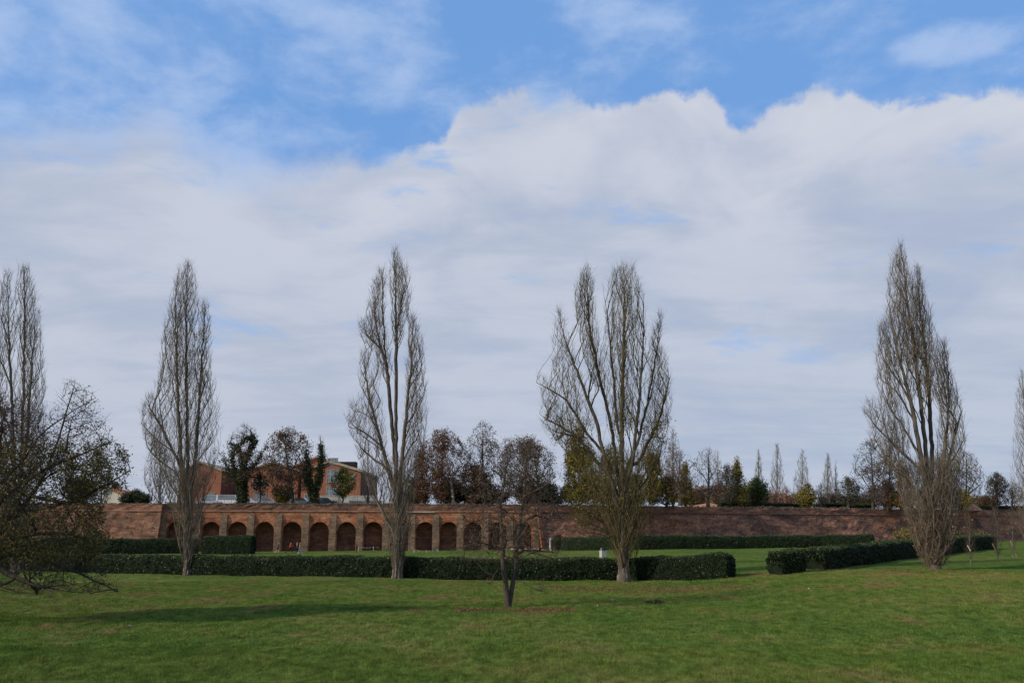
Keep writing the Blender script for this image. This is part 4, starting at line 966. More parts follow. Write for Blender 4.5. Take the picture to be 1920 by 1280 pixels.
bt('small_tree', 'small grey leaved tree left of the flat roofed shed', 1590, 895, 50, 188, low=.85, n=280, leaves=[L('leaf_grey', 1400, .13), L('leaf_dark', 900, .13)])
bt('small_tree', 'grey twiggy shrub right of the third distant poplar', 1540, 905, 34, 190, low=.95, n=200, leaves=[L('leaf_grey', 600, .12)])
bt('bare_tree', 'tall open tree with dark leaf clusters left of the right poplar', 1634, 822, 80, 186, low=.85, n=520, trunks=[[(1637, 958), (1637, 930), (1636, 900), (1634, 860), (1632, 830)], [(1636, 925), (1620, 900), (1605, 880)], [(1636, 910), (1655, 885), (1664, 860)]], leaves=[L('leaf_grey', 1900, .13)], R=.28)
bt('bare_tree', 'brownish twiggy tree touching the left side of the right poplar', 1668, 835, 60, 190, low=.95, n=520, leaves=[L('leaf_brown', 1500, .13), L('leaf_grey', 900, .13)])
bt('cypress_tree', 'rusty olive cone shaped tree half hidden behind the right poplar', 1690, 858, 50, 187, kind='cone', low=1, n=420, kup=1.5, up=.6, leaves=[L('leaf_base', 3800, .13), L('leaf_olive', 1500, .13)])
bt('bare_tree', 'dense grey twiggy dome tree right of the right poplar', 1812, 848, 70, 196, low=.9, n=1100, twig='bark', leaves=[L('leaf_grey', 1200, .12)], R=.3)
bt('bare_tree', 'brownish twiggy tree directly behind the right poplar crown', 1770, 850, 60, 194, low=1, n=600, leaves=[L('leaf_brown', 1800, .12)])
bt('small_tree', 'small dark umbrella shaped tree near the right edge', 1868, 888, 42, 204, low=.62, n=360, leaves=[L('leaf_dark', 900, .13), L('leaf_grey', 1500, .13)], R=.3)
bt('small_tree', 'brownish bare shrub next to the small dark umbrella shaped tree', 1898, 902, 44, 206, low=.95, n=360, twig='twig_moss', leaves=[L('leaf_brown', 900, .13)])
bt('small_tree', 'olive bush on the rampart behind the right poplar foot', 1745, 905, 80, 192, low=1, n=320, leaves=[L('leaf_olive', 4200, .14)])
bt('small_tree', 'olive scrubby bush left of the dense grey dome tree', 1800, 918, 50, 192, low=1, n=160, leaves=[L('leaf_gold_green', 1400, .13), L('leaf_brown', 900, .13)])
for px, top, w, Y_, lm_, lab in ((1350, 905, 50, 184, 'leaf_brown', 'brown scrub between the solitary bare tree and the yellow topped tree'),
        (1398, 903, 34, 184, 'leaf_gold_green', 'yellow-green scrub just right of the yellow topped tree'), (1458, 926, 60, 196, 'leaf_brown', 'low brown scrub under the tallest distant poplar'),
        (1495, 924, 50, 196, 'leaf_gold_green', 'low yellowish scrub left of the olive yellow bush'), (1560, 925, 60, 198, 'leaf_grey', 'low grey scrub at the foot of the forked distant poplar'),
        (1612, 926, 50, 200, 'leaf_dark', 'low dark scrub in front of the flat roofed shed'), (1660, 900, 50, 196, 'leaf_brown', 'brown undergrowth left of the right poplar'),
        (1850, 928, 60, 206, 'leaf_brown', 'brown undergrowth under the small umbrella shaped tree'), (1305, 918, 40, 182, 'leaf_brown', 'reddish brown scrub left of the solitary bare tree'),
        (1190, 890, 60, 166, 'leaf_gold_green', 'golden thicket behind the stems of the broad poplar'), (1115, 885, 60, 168, 'leaf_olive', 'olive thicket behind the left side of the broad poplar'),
        (1640, 905, 40, 200, 'leaf_grey', 'grey undergrowth below the tall open tree')):
    bt('scrub_thicket', lab, px, top, w, Y_, low=1, n=240, leaves=[L(lm_, int(55*w), .12), L('leaf_brown', 12*w, .12)], cat='shrub', group='undergrowth on the rampart', R=.12)
# low hedge along the rampart edge
def on_top(px, Y): p = atY(px, 940, Y); return Vector((p.x, Y, 0))
def top_hedge(px0, px1, Y0, Y1, h, label, seed):
    r = np.random.default_rng(seed); a = on_top(px0, Y0); b = on_top(px1, Y1); root = empty('low_hedge', (a.x, a.y, PZ), label, 'hedge', 'low hedges on the rampart')
    n = int((b-a).length/.6); d = (b-a).normalized(); nb = Vector((-d.y, d.x, 0)); V = []; Fc = []
    for i in range(n+1):
        p = (b-a)*(i/n)
        for o_, z in ((0, -.1), (0, .8), (.2, 1), (.9, 1), (1.1, .8), (1.1, -.1)):
            q = p+nb*o_; V.append((q.x+r.normal(0, .04), q.y+r.normal(0, .04), z*h+r.normal(0, .05)))
    for i in range(n):
        for j in range(5): Fc.append((i*6+j, i*6+j+1, i*6+7+j, i*6+6+j))
    Fc += [tuple(range(5, -1, -1)), tuple(n*6+j for j in range(6))]
    mesh_obj('hedge_body', V, Fc, 'hedge', root)
    m = int(n*90); t = r.random(m); P = np.array(b-a)[None]*t[:, None]+np.array(nb)[None]*r.uniform(-.15, 1.0, m)[:, None]; P[:, 2] = r.uniform(.1, 1.12, m)*h
    scatter('leaves', P, .11, 'leaf_dark', root, r); P2 = P[::3].copy(); P2[:, 2] = h+r.normal(0, .1, len(P2)); scatter('top_leaves', P2, .10, 'scrub_green', root, r)
top_hedge(1352, 1420, 174, 181, 1.1, 'low dark hedge on the rampart below the yellow topped tree', 41)
top_hedge(1424, 1500, 182, 188, 1.1, 'low dark hedge on the rampart below the distant poplars', 42)
top_hedge(1530, 1636, 190, 195, 1.2, 'low dark hedge on the rampart in front of the flat roofed shed', 43)
top_hedge(1835, 1925, 203, 207, 1.1, 'low dark hedge on the rampart near the right edge', 44)

# ------------------------------------------------------------------ buildings
def window(par, x, z, w, h, y, nx=2, ny=3, fm='concrete'):
    if h < 3.6 and w < 2.9: fm = 'grey'
    mb = MB(); t = .09
    mb.box(x-w/2, x-w/2+t, y-.12, y+.04, z, z+h); mb.box(x+w/2-t, x+w/2, y-.12, y+.04, z, z+h); mb.box(x-w/2+t, x+w/2-t, y-.12, y+.04, z, z+t); mb.box(x-w/2+t, x+w/2-t, y-.12, y+.04, z+h-t, z+h)
    for i in range(1, nx): xx = x-w/2+w*i/nx; mb.box(xx-.04, xx+.04, y-.10, y+.03, z+t, z+h-t)
    for i in range(1, ny): zz = z+h*i/ny; mb.box(x-w/2+t, x+w/2-t, y-.08, y+.02, zz-.04, zz+.04)
    f = mb.build('window', fm, par); MB().box(x-w/2+t, x+w/2-t, y-.03, y+.02, z+t, z+h-t).build('pane', 'glass', f)
def hall(px_l, px_apex, px_r, y_l, y_apex, y_r, Y, dep, label, wins=(), side='brick_far_shaded', zb=PZ-.1, group='gabled brick factory halls'):
    a = atY(px_l, y_l, Y); c = atY(px_apex, y_apex, Y); b = atY(px_r, y_r, Y); ox = c.x
    root = empty('factory_hall', (ox, Y, zb), label, 'building', group)
    z = lambda q: q-zb
    mb = MB(); pr = [(a.x-ox, 0), (b.x-ox, 0), (b.x-ox, z(b.z)), (0, z(c.z)), (a.x-ox, z(a.z))]; mb.prism(pr, 0, dep); o = mb.build('wall', 'brick_far', root)
    mb = MB()
    for (x0, z0), (x1, z1) in (((a.x-ox-.5, z(a.z)-.12), (0, z(c.z)+.02)), ((0, z(c.z)+.02), (b.x-ox+.5, z(b.z)-.14))):
        mb.prism([(x0, z0+.05), (x1, z1+.05), (x1, z1+.5), (x0, z0+.5)], -.5, dep+.4)
    mb.build('roof', 'roof_edge', root)
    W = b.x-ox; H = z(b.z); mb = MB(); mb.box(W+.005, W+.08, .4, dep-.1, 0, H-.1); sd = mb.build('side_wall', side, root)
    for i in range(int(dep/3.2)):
        yy = 1.2+i*3.2; mb = MB(); mb.box(W+.06, W+.22, yy, yy+.35, 0, H-.3); mb.build('pilaster', 'brick_far_shaded', root)
    for (px, zz, w, h, nx, ny) in wins: window(root, atY(px, y_r, Y).x-ox, zz, w, h, -.003, nx, ny)
    return root
hall(338, 376, 416, 884, 868, 884, 232, 26, 'brick factory hall left of the ivy-covered tree with a low gable', wins=[(352, 3, 2, 3, 2, 3), (400, 3, 1.6, 2.4, 2, 2)])
hall(466, 512, 560, 882, 868, 884, 231, 26, 'brick factory hall behind the brown-leaved tree with green tinted windows', wins=[(485, 2.4, 1.8, 3, 2, 3), (497, 2.4, 1.6, 3, 2, 3), (487, 6.6, 3.4, 2.4, 4, 2), (545, 3, 3, 3, 3, 3)])
bigh = hall(540, 594, 676, 880, 858, 883, 236, 27, 'tallest brick factory hall with the wide gable and a skylight on its roof', wins=[(556, 3, 3, 3.5, 3, 3), (573, 2.5, 2, 3, 2, 3)])
fh = hall(566, 617, 677, 886, 867.5, 884.5, 229, 28, 'front brick factory gable with the tall white framed glazing', wins=[(624, 2.0, 3.0, 5.0, 3, 4), (624, 8.0, 3.0, 3.4, 3, 3), (624, 12.6, 2.6, 1.9, 3, 2), (584, 2, 3, 3, 3, 3), (664, 9.5, .9, .9, 1, 1)])
p = atY(648, 872, 245); MB().box(p.x-atY(594, 858, 236).x-2.4, p.x-atY(594, 858, 236).x+3.4, 6, 9, p.z-PZ-2.2, p.z-PZ+.9).build('skylight', 'dark', bigh)
hall(412, 440, 470, 887, 880, 884, 250, 20, 'low recessed dark hall between the left and middle factory gables', wins=[(455, 3, 2, 2, 2, 2)])
# other buildings
def house(px0, px1, y_eave, y_ridge, Y, dep, wallm, roofm, label, name='house', wins=(), ridge=None):
    a = atY(px0, y_eave, Y); b = atY(px1, y_eave, Y); c = atY(ridge or (px0+px1)/2, y_ridge, Y); ox = (a.x+b.x)/2
    root = empty(name, (ox, Y, PZ-.1), label, 'building'); z = lambda q: q-PZ+.1
    mb = MB(); mb.prism([(a.x-ox, 0), (b.x-ox, 0), (b.x-ox, z(b.z)), (c.x-ox, z(c.z)-.05), (a.x-ox, z(a.z))], 0, dep); mb.build('wall', wallm, root)
    mb = MB()
    for (x0, z0), (x1, z1) in (((a.x-ox-.5, z(a.z)-.15), (c.x-ox, z(c.z))), ((c.x-ox, z(c.z)), (b.x-ox+.5, z(b.z)-.15))):
        mb.prism([(x0, z0), (x1, z1), (x1, z1+.3), (x0, z0+.3)], -.5, dep+.5)
    r_ = mb.build('roof', roofm, root); return root, ox
h, ox = house(196, 230, 926, 917, 210, 14, 'plaster', 'tile', 'small white walled house with a terracotta roof behind the bastion', ridge=204)
p = atY(222, 917, 212); MB().box(p.x-ox-.5, p.x-ox+.5, 2, 3, p.z-PZ-.8, p.z-PZ+.6).build('chimney', 'tile', h)
h, ox = house(1297, 1352, 922, 915, 236, 12, 'plaster_pink', 'tile', 'pinkish building on the rampart behind the solitary bare tree')
for px in (1306, 1318, 1332, 1343): window(h, atY(px, 925, 236).x-ox, 6.2, 1.1, 1.5, -.003, 2, 2, 'plaster')
house(1300, 1326, 919, 913, 262, 10, 'plaster_yellow', 'tile', 'yellow gabled house rising behind the pinkish building')
def shed(px0, px1, yt, yb, Y, dep, m, rm, label, thick=.6):
    a = atY(px0, yt, Y); b = atY(px1, yt, Y); ox = (a.x+b.x)/2; root = empty('flat_roofed_shed', (ox, Y, PZ-.1), label, 'building')
    MB().box(a.x-ox, b.x-ox, 0, dep, 0, a.z-PZ-thick).build('wall', m, root)
    MB().box(a.x-ox-.8, b.x-ox+.8, -.8, dep+.6, a.z-PZ-thick+.003, a.z-PZ).build('roof', rm, root)
    n = int((b.x-a.x)/3.5)
    for i in range(n): window(root, a.x-ox+(i+.5)*(b.x-a.x)/n, (a.z-PZ)*.45, 1.6, 1.4, -.003, 2, 1, 'grey')
    return root
shed(1598, 1640, 934, 945, 225, 12, 'tile', 'white', 'orange walled shed with a pale flat roof near the tall open tree')
shed(1822, 1856, 928, 945, 230, 12, 'grey', 'concrete', 'long grey shed with a pale roof right of the dense dome tree', .9)
shed(1350, 1440, 938, 948, 240, 10, 'plaster_pink', 'tile', 'low reddish building seen under the green trees')
# terracotta heap on the rampart
def heap(px, py, w, h, Y, label, m='orange_earth'):
    c = atY(px, py, Y); V = []; Fc = []; n = 12; rr_ = np.random.default_rng(5)
    for i in range(5):
        t = i/4; R_ = (1-t**1.6)
        for j in range(n): a = 2*math.pi*j/n; V.append((math.cos(a)*w/2*R_*(1+rr_.normal(0, .08)), math.sin(a)*1.6*R_, h*t+rr_.normal(0, .05)))
    for i in range(4):
        for j in range(n): Fc.append((i*n+j, i*n+(j+1) % n, (i+1)*n+(j+1) % n, (i+1)*n+j))
    Fc.append(tuple(4*n+j for j in range(n)))
    o = mesh_obj('rubble_heap', V, Fc, m); o.location = (c.x, Y, PZ-.1); props(o, label, 'heap')
heap(1818, 945, 5.5, 1.9, 199, 'orange brick rubble heap on the rampart below the grey shed')
heap(1330, 945, 9, 1.1, 178, 'low heap of orange earth around the solitary bare tree')

# concrete wall, railing, cars on the rampart
def slab_wall(px0, px1, yt, Y, label, cap=True):
    a = atY(px0, yt, Y); b = atY(px1, yt, Y); root = empty('concrete_wall', (a.x, Y, PZ-.1), label, 'wall'); W = b.x-a.x; H = a.z-PZ+.1; n = max(1, int(W/3))
    for i in range(n): MB().box(W*i/n+.02, W*(i+1)/n-.02, 0, .25, 0, H-.16).build('panel', 'concrete', root)
    MB().box(-.05, W+.05, -.06, .32, H-.157, H).build('coping', 'concrete', root); return root, W, H
cw, W, H = slab_wall(600, 706, 928.5, 166, 'pale concrete retaining wall with dark scribbles in front of the factory')
slab_wall(655, 716, 938.5, 160, 'lower pale concrete wall in front of the taller concrete wall')
mb = MB()
for i in range(9):
    x = .8+i*.42; z0 = .5+.06*math.sin(i*2); pts = [Vector((x+.18*math.cos(t*1.1+i), -.012, z0+.45+.36*math.sin(t*1.7+i*.8))) for t in np.linspace(0, 4.2, 9)]
    mb.tube(pts, [.035]*9, 4)
mb.build('graffiti_mark', 'car_grey', cw)
def railing(px0, px1, Y, label):
    a = atY(px0, 940, Y); b = atY(px1, 940, Y); W = b.x-a.x; root = empty('railing', (a.x, Y, PZ-.05), label, 'railing'); n = max(1, round(W/1.2)); h = 1.35
    for i in range(n+1): MB().box(W*i/n-.04, W*i/n+.04, -.04, .04, 0, h).build('post', 'grey', root)
    for z in (.15, h-.06): MB().box(0, W, -.025, .025, z, z+.06).build('rail', 'grey', root)
    for i in range(n):
        x0, x1 = W*i/n+.04, W*(i+1)/n-.04
        MB().tube([(x0, 0, .21), (x1, 0, h-.07)], [.02, .02], 4).build('brace', 'grey', root)
        MB().tube([(x0, .045, h-.07), (x1, .045, .21)], [.02, .02], 4).build('brace', 'grey', root)
railing(455, 490, 159, 'grey railing with crossed braces beside the ivy-covered tree')
railing(408, 446, 159.5, 'grey railing in front of the white vehicles')
def car(px, Y, paint, label, rz=0, van=False):
    b = atY(px, 940, Y); root = empty('parked_car', (b.x, Y, PZ-.05), label, 'van' if van else 'car', 'vehicles parked on the rampart', rz)
    L_, h1 = (5.0, 2.1) if van else (4.2, 1.45)
    body = [(-L_/2, .3), (L_/2, .3), (L_/2, .75), (L_/2-.9, .88), (-L_/2+.1, .92), (-L_/2, .7)] if not van else [(-L_/2, .3), (L_/2, .3), (L_/2, 1.0), (L_/2-.9, 1.15), (-L_/2, 1.15)]
    MB().prism(body, -.85, .85).build('body', paint, root)
    cab = [(-L_/2+.35, .92), (L_/2-1.0, .88), (L_/2-1.7, h1), (-L_/2+.9, h1)] if not van else [(-L_/2+.02, 1.15), (L_/2-.9, 1.15), (L_/2-1.5, h1), (-L_/2+.05, h1)]
    MB().prism(cab, -.75, .75).build('cabin', paint, root)
    c = [((x*.9), .05+z*.97-(.02 if z > 1 else 0)) for x, z in cab]
    MB().prism(c, -.765, .765).build('window_band', 'glass', root)
    for x in (-L_/2+.8, L_/2-.85):
        for y in (-.80, .80):
            m = MB(); n = 12; V = [(x+.32*math.cos(2*math.pi*j/n), y+s, .32+.32*math.sin(2*math.pi*j/n)) for s in (-.1, .1) for j in range(n)]
            m.add(V, [tuple(range(n)), tuple(range(2*n-1, n-1, -1))]+[(j, j+n, (j+1) % n+n, (j+1) % n) for j in range(n)]); m.build('wheel', 'dark', root)
car(392, 162, 'car_silver', 'silver car parked farthest left behind the rampart top'); car(408, 165, 'car_white', 'white van parked left of the thick ivy-covered tree', van=True)
car(432, 164, 'car_white', 'white van immediately left of the ivy-covered trunk', van=True); car(463, 161, 'car_white', 'white car just right of the ivy-covered trunk, behind the railing')
car(503, 163, 'car_silver', 'silver car behind the thin brown-leaved sapling', .1); car(566, 161, 'car_white', 'white car just left of the split ivy-covered tree'); car(581, 167, 'car_grey', 'dark grey car half hidden by the split ivy-covered tree')
car(612, 161, 'car_grey', 'dark grey car before the scribbled part of the concrete wall')

# ------------------------------------------------------------------ people
def skin_mesh(name, V, E, Rr, m, parent, root=0):
    me = bpy.data.meshes.new(name); me.from_pydata([tuple(v) for v in V], E, []); me.update(); me.materials.append(M[m])
    o = bpy.data.objects.new(name, me); C.objects.link(o); o.parent = parent
    md = o.modifiers.new('skin', 'SKIN'); md.use_smooth_shade = True
    for i, r_ in enumerate(Rr):
        rr_ = r_ if isinstance(r_, tuple) else (r_, r_); me.skin_vertices[0].data[i].radius = rr_
        me.skin_vertices[0].data[i].use_root = (i == root)
    s = o.modifiers.new('sub', 'SUBSURF'); s.levels = 1; s.render_levels = 1
    return o
def person(px, py, label, heading, pose, top, legs, hair, shoe='shoe', short=False, hscale=1.0, long_hair=False, coat=False):
    b = at(px, py); root = empty('person', b, label, 'person', rz=heading); root.scale = (hscale,)*3
    v = Vector; P = {
     'stride': dict(lean=.10, hipz=.90, kn=((.30, .52), (-.22, .50)), an=((.42, .09), (-.62, .16)), el=((-.22, 1.12), (.18, 1.10)), wr=((-.08, .98), (.36, 1.20))),
     'run': dict(lean=.12, hipz=.90, kn=((.20, .52), (.02, .50)), an=((.10, .09), (-.34, .20)), el=((-.24, 1.14), (.14, 1.12)), wr=((-.10, 1.0), (.34, 1.22))),
     'walk': dict(lean=.02, hipz=.93, kn=((.12, .50), (-.03, .49)), an=((.20, .08), (-.22, .10)), el=((-.07, 1.12), (.06, 1.11)), wr=((-.02, .88), (.16, .90))),
     'stand': dict(lean=.0, hipz=.94, kn=((.03, .50), (.0, .50)), an=((.04, .08), (-.04, .08)), el=((.02, 1.12), (.05, 1.11)), wr=((.18, 1.02), (.10, .88)))}[pose]
    hz = P['hipz']; ln = P['lean']
    pel = v((0, 0, hz)); ab = v((ln*.35, 0, hz+.18)); ch = v((ln*.8, 0, hz+.40)); nk = v((ln*1.15, 0, hz+.56)); hd = v((ln*1.3+.01, 0, hz+.66)); ht = v((ln*1.3+.01, 0, hz+.80))
    V = [pel, ab, ch, nk, hd, ht]; E = [(0, 1), (1, 2), (2, 3), (3, 4), (4, 5)]; Rr = [(.13, .10), (.12, .09), (.15, .10), .055, (.085, .075), (.055, .06)]
    arms = []; lgs = []
    for s, i in ((1, 0), (-1, 1)):
        sh = v((ln*.95, .19*s, hz+.50)); e = v((P['el'][i][0]+ln, .24*s, P['el'][i][1]+hz-.93)); w = v((P['wr'][i][0]+ln, .20*s, P['wr'][i][1]+hz-.93))
        n = len(V); V += [sh, e, w]; E += [(2, n), (n, n+1), (n+1, n+2)]; Rr += [.055, .04, .028]
        d = (w-e).normalized(); pm = w+d*.07; V.append(pm); E.append((n+2, n+3)); Rr.append((.03, .018)); arms.append((sh, e, w))
        sd = v((0, 1, 0))
        for k_, (off, ln_) in enumerate(((-.027, .060), (-.009, .075), (.009, .070), (.027, .055))):
            q = len(V); V += [pm+d*.03+sd*off, pm+d*(.03+ln_)+sd*off+v((0, 0, -.015))]; E += [(n+3, q), (q, q+1)]; Rr += [.009, .007]
        q = len(V); V += [w+d*.03+sd*(-.035*s), w+d*.07+sd*(-.055*s)]; E += [(n+3, q), (q, q+1)]; Rr += [.011, .008]
        hp = v((0, .09*s, hz-.04)); kn = v((P['kn'][i][0], .09*s, P['kn'][i][1])); an = v((P['an'][i][0], .09*s, P['an'][i][1])); toe = an+v((.15, 0, -.04))
        n = len(V); V += [hp, kn, an, toe]; E += [(0, n), (n, n+1), (n+1, n+2), (n+2, n+3)]; Rr += [.085, .055, .036, (.03, .04)]; lgs.append((hp, kn, an, toe))
    body = skin_mesh('body', V, E, Rr, 'skin', root)
    for s in (1, -1):
        MB().tube([hd+v((.074, .028*s, .045)), hd+v((.082, .028*s, .045))], [.009, .008], 6).build('eye', 'hair', root)
    MB().tube([hd+v((.07, 0, .05)), hd+v((.098, 0, .02)), hd+v((.085, 0, .01))], [.006, .012, .008], 6).build('nose', 'skin', root)
    V = [pel+v((0, 0, -.02 if not coat else -.22)), ab, ch, nk+v((0, 0, -.03))]; E = [(0, 1), (1, 2), (2, 3)]; Rr = [(.155, .125), (.145, .115), (.175, .13), .07]
    for sh, e, w in arms: n = len(V); V += [sh, e, w+(e-w)*.1]; E += [(2, n), (n, n+1), (n+1, n+2)]; Rr += [.072, .055, .042]
    skin_mesh('jacket', V, E, Rr, top, root)
    V = [pel+v((0, 0, .02))]; E = []; Rr = [(.14, .115)]
    for hp, kn, an, toe in lgs:
        n = len(V); V += [hp, kn] + ([] if short else [an+v((0, 0, .04))]); E += [(0, n), (n, n+1)] + ([] if short else [(n+1, n+2)]); Rr += [.10, .075 if short else .068] + ([] if short else [.05])
    skin_mesh('shorts' if short else 'trousers', V, E, Rr, legs, root)
    for hp, kn, an, toe in lgs: MB().tube([an+v((-.06, 0, -.03)), an+v((.02, 0, -.02)), toe, toe+v((.05, 0, -.005))], [.04, .05, .04, .02], 8).build('shoe', shoe, root, smooth=True)
    V = [hd+v((-.03, 0, .06)), hd+v((-.005, 0, .125)), hd+v((.03, 0, .15))] ; E = [(0, 1), (1, 2)]; Rr = [.088, .088, .06]
    if long_hair: V.append(hd+v((-.07, 0, -.10))); E.append((0, 3)); Rr.append(.06)
    skin_mesh('hair', V, E, Rr, hair, root)
    return root
person(520, 1036.5, 'jogger in navy top and dark shorts at the left end of the group', 0.1, 'run', 'navy', 'navy', 'hair', short=True)
person(543, 1037, 'person in a bright red jacket and black leggings striding to the right', 0, 'stride', 'red', 'black', 'hair', 'black')
person(556.5, 1036.5, 'blond person in a black jacket walking close beside the one in jeans', .5, 'walk', 'black', 'black', 'blond', 'black', hscale=.95, long_hair=True)
person(561.5, 1037, 'person in a tan jacket and light blue jeans walking at the right of the group', .1, 'walk', 'tan', 'jeans', 'hair')
person(668.5, 1034.5, 'lone person in a dark grey coat and black trousers standing facing left near the arches', math.pi, 'stand', 'coat', 'black', 'hair', 'black', coat=True, long_hair=True)

# ------------------------------------------------------------------ small things
b = at(1031.5, 1031.5); o = empty('marker_post', b, 'slim white information post standing at the foot of the wall corner', 'post')
MB().box(-.16, .16, -.06, .06, 0, 2.15).build('panel', 'white', o); MB().box(-.11, .02, -.068, -.062, 1.62, 1.72).build('printed_mark', 'dark', o); MB().box(-.02, .08, -.068, -.062, 1.44, 1.56).build('printed_mark', 'dark', o)
b = at(1131, 1052); o = empty('white_box', b, 'pale square box with dark things on top behind the hedge, left of the broad poplar', 'box', rz=.35)
s = b.y*cp/F; hh = (1052-1033)*s*.98; ww = 10*s
MB().box(-ww/2, ww/2, -ww/2, ww/2, 0, hh).build('box_body', 'concrete', o)
MB().box(-ww/2-.02, ww/2+.02, -ww/2-.02, ww/2+.02, hh+.001, hh+.05).build('lid', 'concrete', o)
mb = MB(); mb.tube([(.12, 0, hh+.05), (.12, 0, hh+.3), (.12, 0, hh+.42)], [.16, .18, .08], 8); mb.build('dark_bundle', 'dark', o, smooth=True)
mb = MB(); mb.tube([(-.2, 0, hh+.05), (-.22, 0, hh+.36)], [.05, .04], 6); mb.build('small_upright', 'concrete', o)
# saplings with stakes
for i, (px, py, top, stake, lab) in enumerate(((1819, 1058, 950, ((1814, 1022), (1820, 1032)), 'thin staked sapling nearest the right poplar'), (1871, 1051.5, 950, ((1861, 1019), (1878, 1051)), 'thin staked sapling in the middle, with the longest slanting stake'),
                                  (1899, 1043.5, 948, ((1895, 1014), (1907, 1043)), 'thin staked sapling closest to the right edge'))):
    b = at(px, py)
    tree('sapling_tree', lab, b, [[(px, py), (px-1, (py+top)/2), (px-(8 if i == 1 else 2), top)]], [([(top, px-10, px-2), (top+30, px-12, px+8), (top+80, px-10, px+10), (py-12, px-4, px+5)], 70, 1.6, .6)],
         R=.04, r0=.006, seed=60+i, bark='bark_grey', twig='bark', twigs=1.5, group='staked saplings on the right lawn', leaves=[('leaf_gold_green', 60, .06, .1, 2, 9)], kmax=6, first=10)
    a = atY(*stake[0], b.y-.3); c = at(*stake[1]) if i else atY(*stake[1], b.y-.3)
    o = empty('wooden_stake', c, 'pale slanting wooden stake leaning on the '+('sapling nearest the right poplar', 'middle sapling', 'sapling closest to the right edge')[i], 'stake', 'stakes of the saplings')
    MB().tube([(0, 0, -.1 if i else -.0), tuple(a-c)], [.045, .04], 6).build('pole', 'wood', o); MB().tube([(a-c)*.5+Vector((-.12, .05, 0)), (a-c)*.5+Vector((.15, .12, 0))], [.025, .025], 5).build('tie', 'dark', o)
# barrier tape by the arches
m = bpy.data.materials.new('striped_tape'); m.use_nodes = True; N = NT(m.node_tree); bs = m.node_tree.nodes['Principled BSDF']
pos = N.n('ShaderNodeNewGeometry').outputs['Position']; sx = N.n('ShaderNodeSeparateXYZ'); N.l.new(pos, sx.inputs[0])
N.l.new(N.mix(N.m('GREATER_THAN', N.m('FRACT', N.m('MULTIPLY', sx.outputs[0], 2.2)), .5), (.75, .72, .68), (.45, .10, .06)), bs.inputs['Base Color']); M['tape'] = m
def tape(pts, label):
    W = [at(px, py)+Vector((0, 0, h)) for px, py, h in pts]; o = empty('barrier_tape', (W[0].x, W[0].y, float(gz(W[0].x, W[0].y))), label, 'barrier tape', 'striped tape barriers')
    b0 = Vector(o.location); mb = MB()
    for p, q in zip(W[:-1], W[1:]):
        n = 8; V = []
        for j in range(n+1):
            t = j/n; c = p.lerp(q, t)-b0-Vector((0, 0, .12*4*t*(1-t))); V += [c+Vector((0, 0, -.04)), c+Vector((0, .004, .04))]
        mb.add(V, [(2*j, 2*j+2, 2*j+3, 2*j+1) for j in range(n)])
    mb.build('tape', 'tape', o)
    for p in W: q = p-b0; MB().tube([(q.x, q.y, float(gz(p.x, p.y))-b0.z-.02), (q.x, q.y, q.z+.08)], [.025, .025], 5).build('peg', 'white', o)
tape([(672, 1033, .7), (700, 1032, .6), (727, 1030.5, .7)], 'striped tape strung low over the grass right of the lone person')
tape([(776, 1036, .3), (800, 1035, .25), (821, 1034, .35)], 'short striped tape on low pegs right of the twin leader poplar')
b = at(777, 1034); o = empty('fallen_stick', b, 'pale stick propped slanting on the grass by the short tape', 'stick'); MB().tube([(0, 0, 0), (-.5, .1, .9)], [.03, .02], 5).build('stick', 'wood', o); MB().tube([(-.3, .05, .5), (.9, 0, .1)], [.02, .02], 5).build('stick', 'wood', o)
b = at(648, 1036); o = empty('fallen_branch', b, 'thin bent bare branch standing on the grass left of the lone person', 'branch')
MB().tube([(-.35, 0, 0), (-.15, 0, .6), (.1, 0, 1.1), (.5, 0, 1.0), (.7, 0, .7)], [.025, .025, .02, .015, .01], 5).build('stem', 'bark', o)
MB().tube([(.1, 0, 1.1), (.2, 0, .7), (.35, 0, .3), (.5, 0, 0)], [.02, .02, .015, .02], 5).build('stem', 'bark', o)
b = at(1047, 1031); bt('wall_shrub', 'scrubby green shrub between the white post and far hedge', 1047, 1004, 22, b.y+.5, low=1, n=140, z=b.z, leaves=[L('leaf_dark', 1500, .09, .15, 0, 4), L('scrub_green', 500, .09, .15, 0, 4)], cat='shrub', group='small shrubs', R=.08, r0=.01)
for px, py, tp, w, lm_, lab in ((1700, 1030, 992, 60, 'leaf_gold_green', 'olive scrub rising behind the diagonal hedge left of the right poplar'), (1797, 1026, 996, 16, 'leaf_dark', 'small dark round bush just above the diagonal hedge'), (1838, 1024, 994, 34, 'leaf_olive', 'olive weeds above the far end of the diagonal hedge')):
    b = at(px, py-2); bt('wall_shrub', lab, px, tp, w, b.y+6, low=1, n=160, z=float(gz(b.x, b.y+6)), leaves=[L(lm_, 1500, .10, .15, 0, 6), L('scrub', 700, .10, .15, 0, 6)], cat='shrub', group='small shrubs', R=.08, r0=.012)
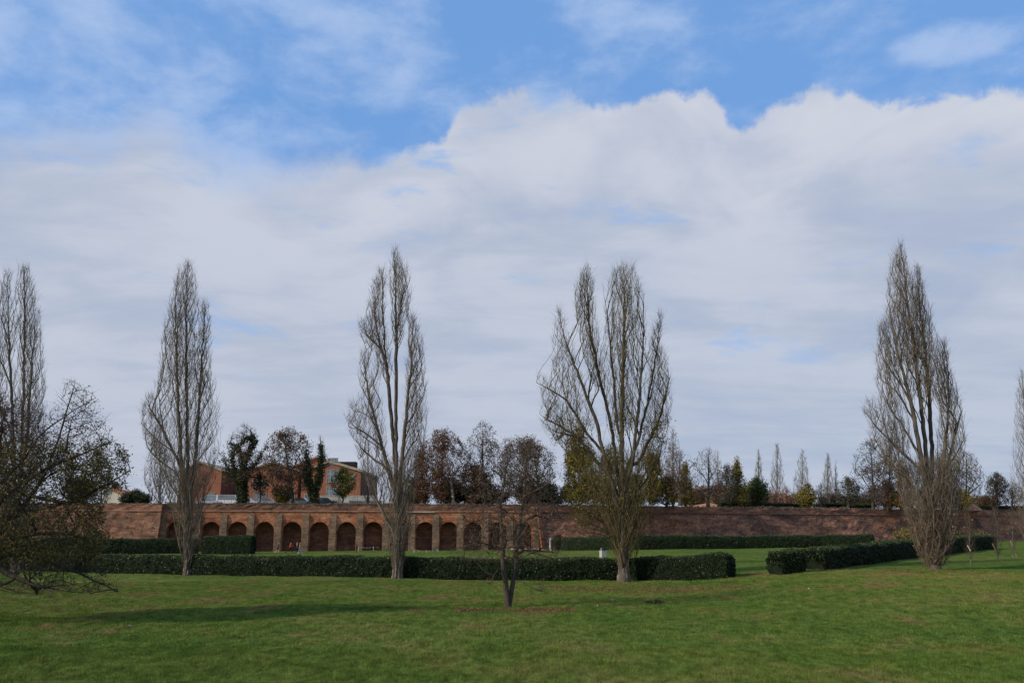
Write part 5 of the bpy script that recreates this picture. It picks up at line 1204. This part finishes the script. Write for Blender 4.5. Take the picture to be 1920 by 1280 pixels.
# green tuft on the lawn
b = at(1226, 1131); rr4 = np.random.default_rng(9); P = rr4.normal(0, 1, (260, 3))*np.array([.17, .12, .05]); P[:, 2] = np.abs(P[:, 2])+.02
o = empty('weed_tuft', b, 'small dark green leafy weed tuft alone on the lawn', 'weed'); scatter('leaves', P, .07, 'leaf_dark', o, rr4)
# fallen leaves
def litter(name, label, fn, n, sz, seed, m='litter'):
    r = np.random.default_rng(seed); P = fn(r, n); P = np.column_stack([P, gz(P[:, 0], P[:, 1])+r.uniform(.02, .06, n)])
    o = scatter(name, P, sz, m, None, r, flat=.6); props(o, label, 'fallen leaves')
def blob(px, py, sx_, sy_):
    c = at(px, py); return lambda r, n: np.stack([c.x+r.normal(0, sx_, n), c.y+r.normal(0, sy_, n)], 1)
def band(px0, py0, px1, py1, sy_):
    a, b_ = at(px0, py0), at(px1, py1)
    def f(r, n): t = r.random(n); w = r.normal(0, sy_, n); return np.stack([a.x+(b_.x-a.x)*t, a.y+(b_.y-a.y)*t+w], 1)
    return f
litter('fallen_leaves', 'brown fallen leaves scattered under the small forked tree', band(850, 1144, 1080, 1143, .45), 2600, .038, 71)
litter('fallen_leaves', 'brown fallen leaves under the broad poplar in front of the long hedge', band(1030, 1103, 1400, 1101, 1.6), 4500, .038, 72)
litter('fallen_leaves', 'brown fallen leaves ringing the foot of the right poplar', blob(1757, 1072, 2.0, 1.1), 1600, .035, 73)
litter('fallen_leaves', 'fallen leaves before the diagonal hedge', band(1600, 1074, 1690, 1071, .7), 900, .035, 74)
litter('fallen_leaves', 'sparse fallen leaves around the first poplars by the hedge', band(280, 1084, 900, 1094, 1.2), 1700, .03, 75)
litter('fallen_leaves', 'sparse leaves strewn over the open lawn', trap(15, 50), 1500, .024, 76)
o = None
r9 = np.random.default_rng(77); P = []
for px, py in ((232, 1122), (1424, 1113), (1428, 1113), (1518, 1105), (243, 1176), (1148, 1127), (1120, 1138), (960, 1090), (510, 1088), (1290, 1094)):
    c = at(px, py); P.append((c.x, c.y, c.z+.07))
P = np.repeat(np.array(P), 4, 0)+r9.normal(0, .03, (40, 3)); o = scatter('paper_scraps', P, .022, 'daisy', None, r9); props(o, 'tiny white scraps dotted over the lawn', 'scraps')
